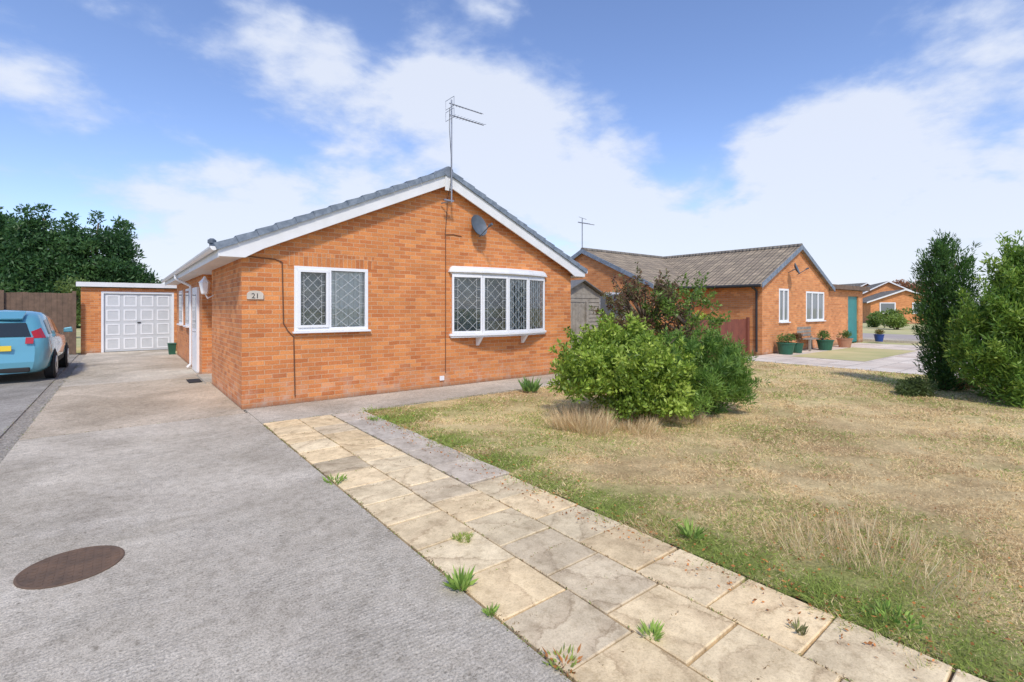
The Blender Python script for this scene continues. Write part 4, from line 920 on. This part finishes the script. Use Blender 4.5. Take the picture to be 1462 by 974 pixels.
def tuft(name,label,cat,x,y,n,h,sp,w,pal,lean=.5,z=.005,hv=.5):
    a=rng.uniform(0,2*PI,n); r=sp*np.sqrt(rng.random(n))*(1+.3*np.sin(a*3+1)); P=np.stack([x+r*np.cos(a),y+r*np.sin(a),np.full(n,z)],1)
    D=np.stack([np.cos(a)*lean*rng.random(n)+rng.normal(size=n)*.2,np.sin(a)*lean*rng.random(n)+rng.normal(size=n)*.2,np.full(n,1.)],1)
    pal=np.array(pal); C=pal[rng.integers(0,len(pal),n)]*rng.uniform(.75,1.25,(n,1))
    o=leafmesh(name,P,D,h*rng.uniform(hv,1.1,n),w*rng.uniform(.7,1.3,n),C,DRY,off=(x,y,z)); tag(o,label,cat); return o
SP=[(.88,.73,.45),(.78,.60,.35),(.62,.44,.24)]
x,y=G(835,612); tuft('dry_grass_clump','pale straw clump at the left foot of the broadleaf shrub','grass',x,y,2400,.32,.38,.005,SP,.9,hv=.15)
x,y=G(905,612); tuft('dry_grass_clump','straw clump directly below the broadleaf shrub','grass',x,y,1200,.18,.38,.005,SP,.9,hv=.15)
x,y=G(975,600); tuft('dry_grass_clump','thin straw fringe below the conifer shrub','grass',x,y,900,.14,.4,.005,SP,.9,hv=.15)
x,y=G(1250,800); tuft('dry_grass_clump','tall wispy dry seed stalks in the lawn at the right foreground','grass',x,y,620,.25,.42,.0034,SP,.7,hv=.15)
x,y=G(1150,775); tuft('dry_grass_clump','sparser wispy dry stalks just left of the tall seed stalks','grass',x,y,260,.15,.30,.0034,SP,.8,hv=.2)
x,y=G(1350,555); tuft('dry_grass_clump','orange straw tuft at the base of the columnar conifer','grass',x+.1,y-.25,400,.28,.15,.012,[(.60,.38,.2)],.5)
WG=[(.18,.32,.05),(.28,.42,.08),(.36,.50,.12)]
def weed(label,px,py,n,h,sp,w,pal=WG,lean=1.6): x,y=G(px,py); tuft('weed',label,'weed',x,y,n,h,sp,w,pal,lean,.012,hv=.3)
weed('low yellow green grassy weed in a joint midway along the slab path',661,772,300,.04,.06,.004,[(.42,.50,.10),(.30,.40,.08)],1.6)
weed('largest leafy green weed at the driveway edge of the slab path',657,842,80,.11,.04,.020)
weed('small trailing weed up the driveway edge of the slab path',478,690,50,.08,.08,.014)
weed('green weed growing between slabs in the foreground',930,912,60,.08,.03,.010)
weed('dark ragged weed between the foreground slabs near the lawn',1140,905,40,.06,.03,.010,[(.22,.20,.10),(.26,.28,.1)])
weed('upright leafy green weed in the lawn right of the path',988,768,70,.12,.05,.016)
weed('green leafy plant at the path edge below the bow window',757,560,110,.30,.10,.04,[(.14,.26,.07),(.22,.38,.09)],1.1)
weed('tiny weed at the bottom edge beside the slab path',805,950,60,.05,.07,.012,[(.28,.36,.08),(.55,.24,.08)])
weed('thin weed at the top end of the slab path',540,600,120,.07,.14,.010)
weed('low weed beside the driveway midway along the slab path',700,880,60,.05,.02,.010)
weed('flat green weed at the lower right in the lawn',1275,885,90,.06,.1,.012)
# ---------------------------------------------------------------- sky & light
SUN_AZ=math.atan2(-.45,-.72); EL=math.radians(49)
w=bpy.data.worlds.new('World'); SC.world=w; w.use_nodes=True; nt=w.node_tree
for n in list(nt.nodes): nt.nodes.remove(n)
out=N(nt,'ShaderNodeOutputWorld'); sky=N(nt,'ShaderNodeTexSky',sky_type='NISHITA'); sky.sun_disc=False; sky.sun_elevation=EL; sky.sun_rotation=SUN_AZ; sky.air_density=1.0; sky.dust_density=.6; sky.ozone_density=2.0
bg=N(nt,'ShaderNodeBackground'); bg.inputs[1].default_value=.15
tint=mix(nt,1,sky.outputs[0],(1.22,1.22,1.42),'MULTIPLY'); nt.links.new(tint,bg.inputs[0])
tc=N(nt,'ShaderNodeTexCoord').outputs['Generated']; sp=N(nt,'ShaderNodeSeparateXYZ'); nt.links.new(tc,sp.inputs[0])
def mth(op,a,b=None,c=None,cl=False):
    n=N(nt,'ShaderNodeMath',operation=op); n.use_clamp=cl
    for i,v in enumerate((a,b,c)):
        if v is None: continue
        if isinstance(v,(int,float)): n.inputs[i].default_value=v
        else: nt.links.new(v,n.inputs[i])
    return n.outputs[0]
zz=mth('ADD',mth('MAXIMUM',sp.outputs[2],0),.42); cx_=mth('DIVIDE',sp.outputs[0],zz); cy_=mth('DIVIDE',sp.outputs[1],zz); cz_=mth('MULTIPLY',sp.outputs[2],1.6)
cb=N(nt,'ShaderNodeCombineXYZ'); nt.links.new(cx_,cb.inputs[0]); nt.links.new(cy_,cb.inputs[1]); nt.links.new(cz_,cb.inputs[2])
n1=noise(nt,cb.outputs[0],4.2,12,.54,.15); n2=noise(nt,cb.outputs[0],13,8,.6,.1)
def blob(px,py,rdeg,wt):
    v=(FW+((px-CXP)/FPX)*RT); d=Vector((v.x,v.y,(HOR-py)/FPX)).normalized()
    dp=N(nt,'ShaderNodeVectorMath',operation='DOT_PRODUCT'); nt.links.new(tc,dp.inputs[0]); dp.inputs[1].default_value=d
    mr=N(nt,'ShaderNodeMapRange',interpolation_type='SMOOTHSTEP'); mr.inputs[1].default_value=math.cos(math.radians(rdeg)); mr.inputs[2].default_value=1; mr.inputs[4].default_value=wt; nt.links.new(dp.outputs['Value'],mr.inputs[0]); return mr.outputs[0]
tot=0.0
for b_ in ((400,60,9,.24),(560,100,9,.16),(700,130,12,.24),(800,210,13,.26),(640,230,14,.22),(1160,180,9,.24),(1350,250,18,.20),(1000,320,18,.18),(320,290,13,.22),(30,110,7,.20),(110,135,5,.12),(120,210,11,-.14),(1000,30,20,-.20),(970,120,8,-.12),(320,190,8,-.10),(1290,100,8,.12)):
    tot=mth('ADD',tot,blob(*b_))
hz=N(nt,'ShaderNodeMapRange',interpolation_type='SMOOTHSTEP'); hz.inputs[1].default_value=.42; hz.inputs[2].default_value=0; hz.inputs[4].default_value=.36; nt.links.new(sp.outputs[2],hz.inputs[0])
v=mth('ADD',mth('ADD',n1,mth('MULTIPLY',n2,.24)),mth('ADD',tot,hz.outputs[0]))
fc=N(nt,'ShaderNodeMapRange',interpolation_type='SMOOTHSTEP'); fc.inputs[1].default_value=.69; fc.inputs[2].default_value=1.00; fc.inputs[4].default_value=.86; nt.links.new(v,fc.inputs[0])
bg2=N(nt,'ShaderNodeBackground'); nt.links.new(ramp(nt,v,[(.75,(.60,.70,.92)),(1.0,(.79,.84,.95))]),bg2.inputs[0]); bg2.inputs[1].default_value=1.05
ms=N(nt,'ShaderNodeMixShader'); nt.links.new(fc.outputs[0],ms.inputs[0]); nt.links.new(bg.outputs[0],ms.inputs[1]); nt.links.new(bg2.outputs[0],ms.inputs[2]); nt.links.new(ms.outputs[0],out.inputs[0])
sl=bpy.data.lights.new('sun','SUN'); sl.energy=3.0; sl.angle=math.radians(6); sl.color=(1,.93,.81); so=bpy.data.objects.new('sun',sl); COL.objects.link(so)
sd=Vector((math.sin(SUN_AZ)*math.cos(EL),math.cos(SUN_AZ)*math.cos(EL),math.sin(EL))); so.rotation_euler=sd.to_track_quat('Z','Y').to_euler()
SC.view_settings.view_transform='Standard'; SC.view_settings.look='None'; SC.view_settings.exposure=0
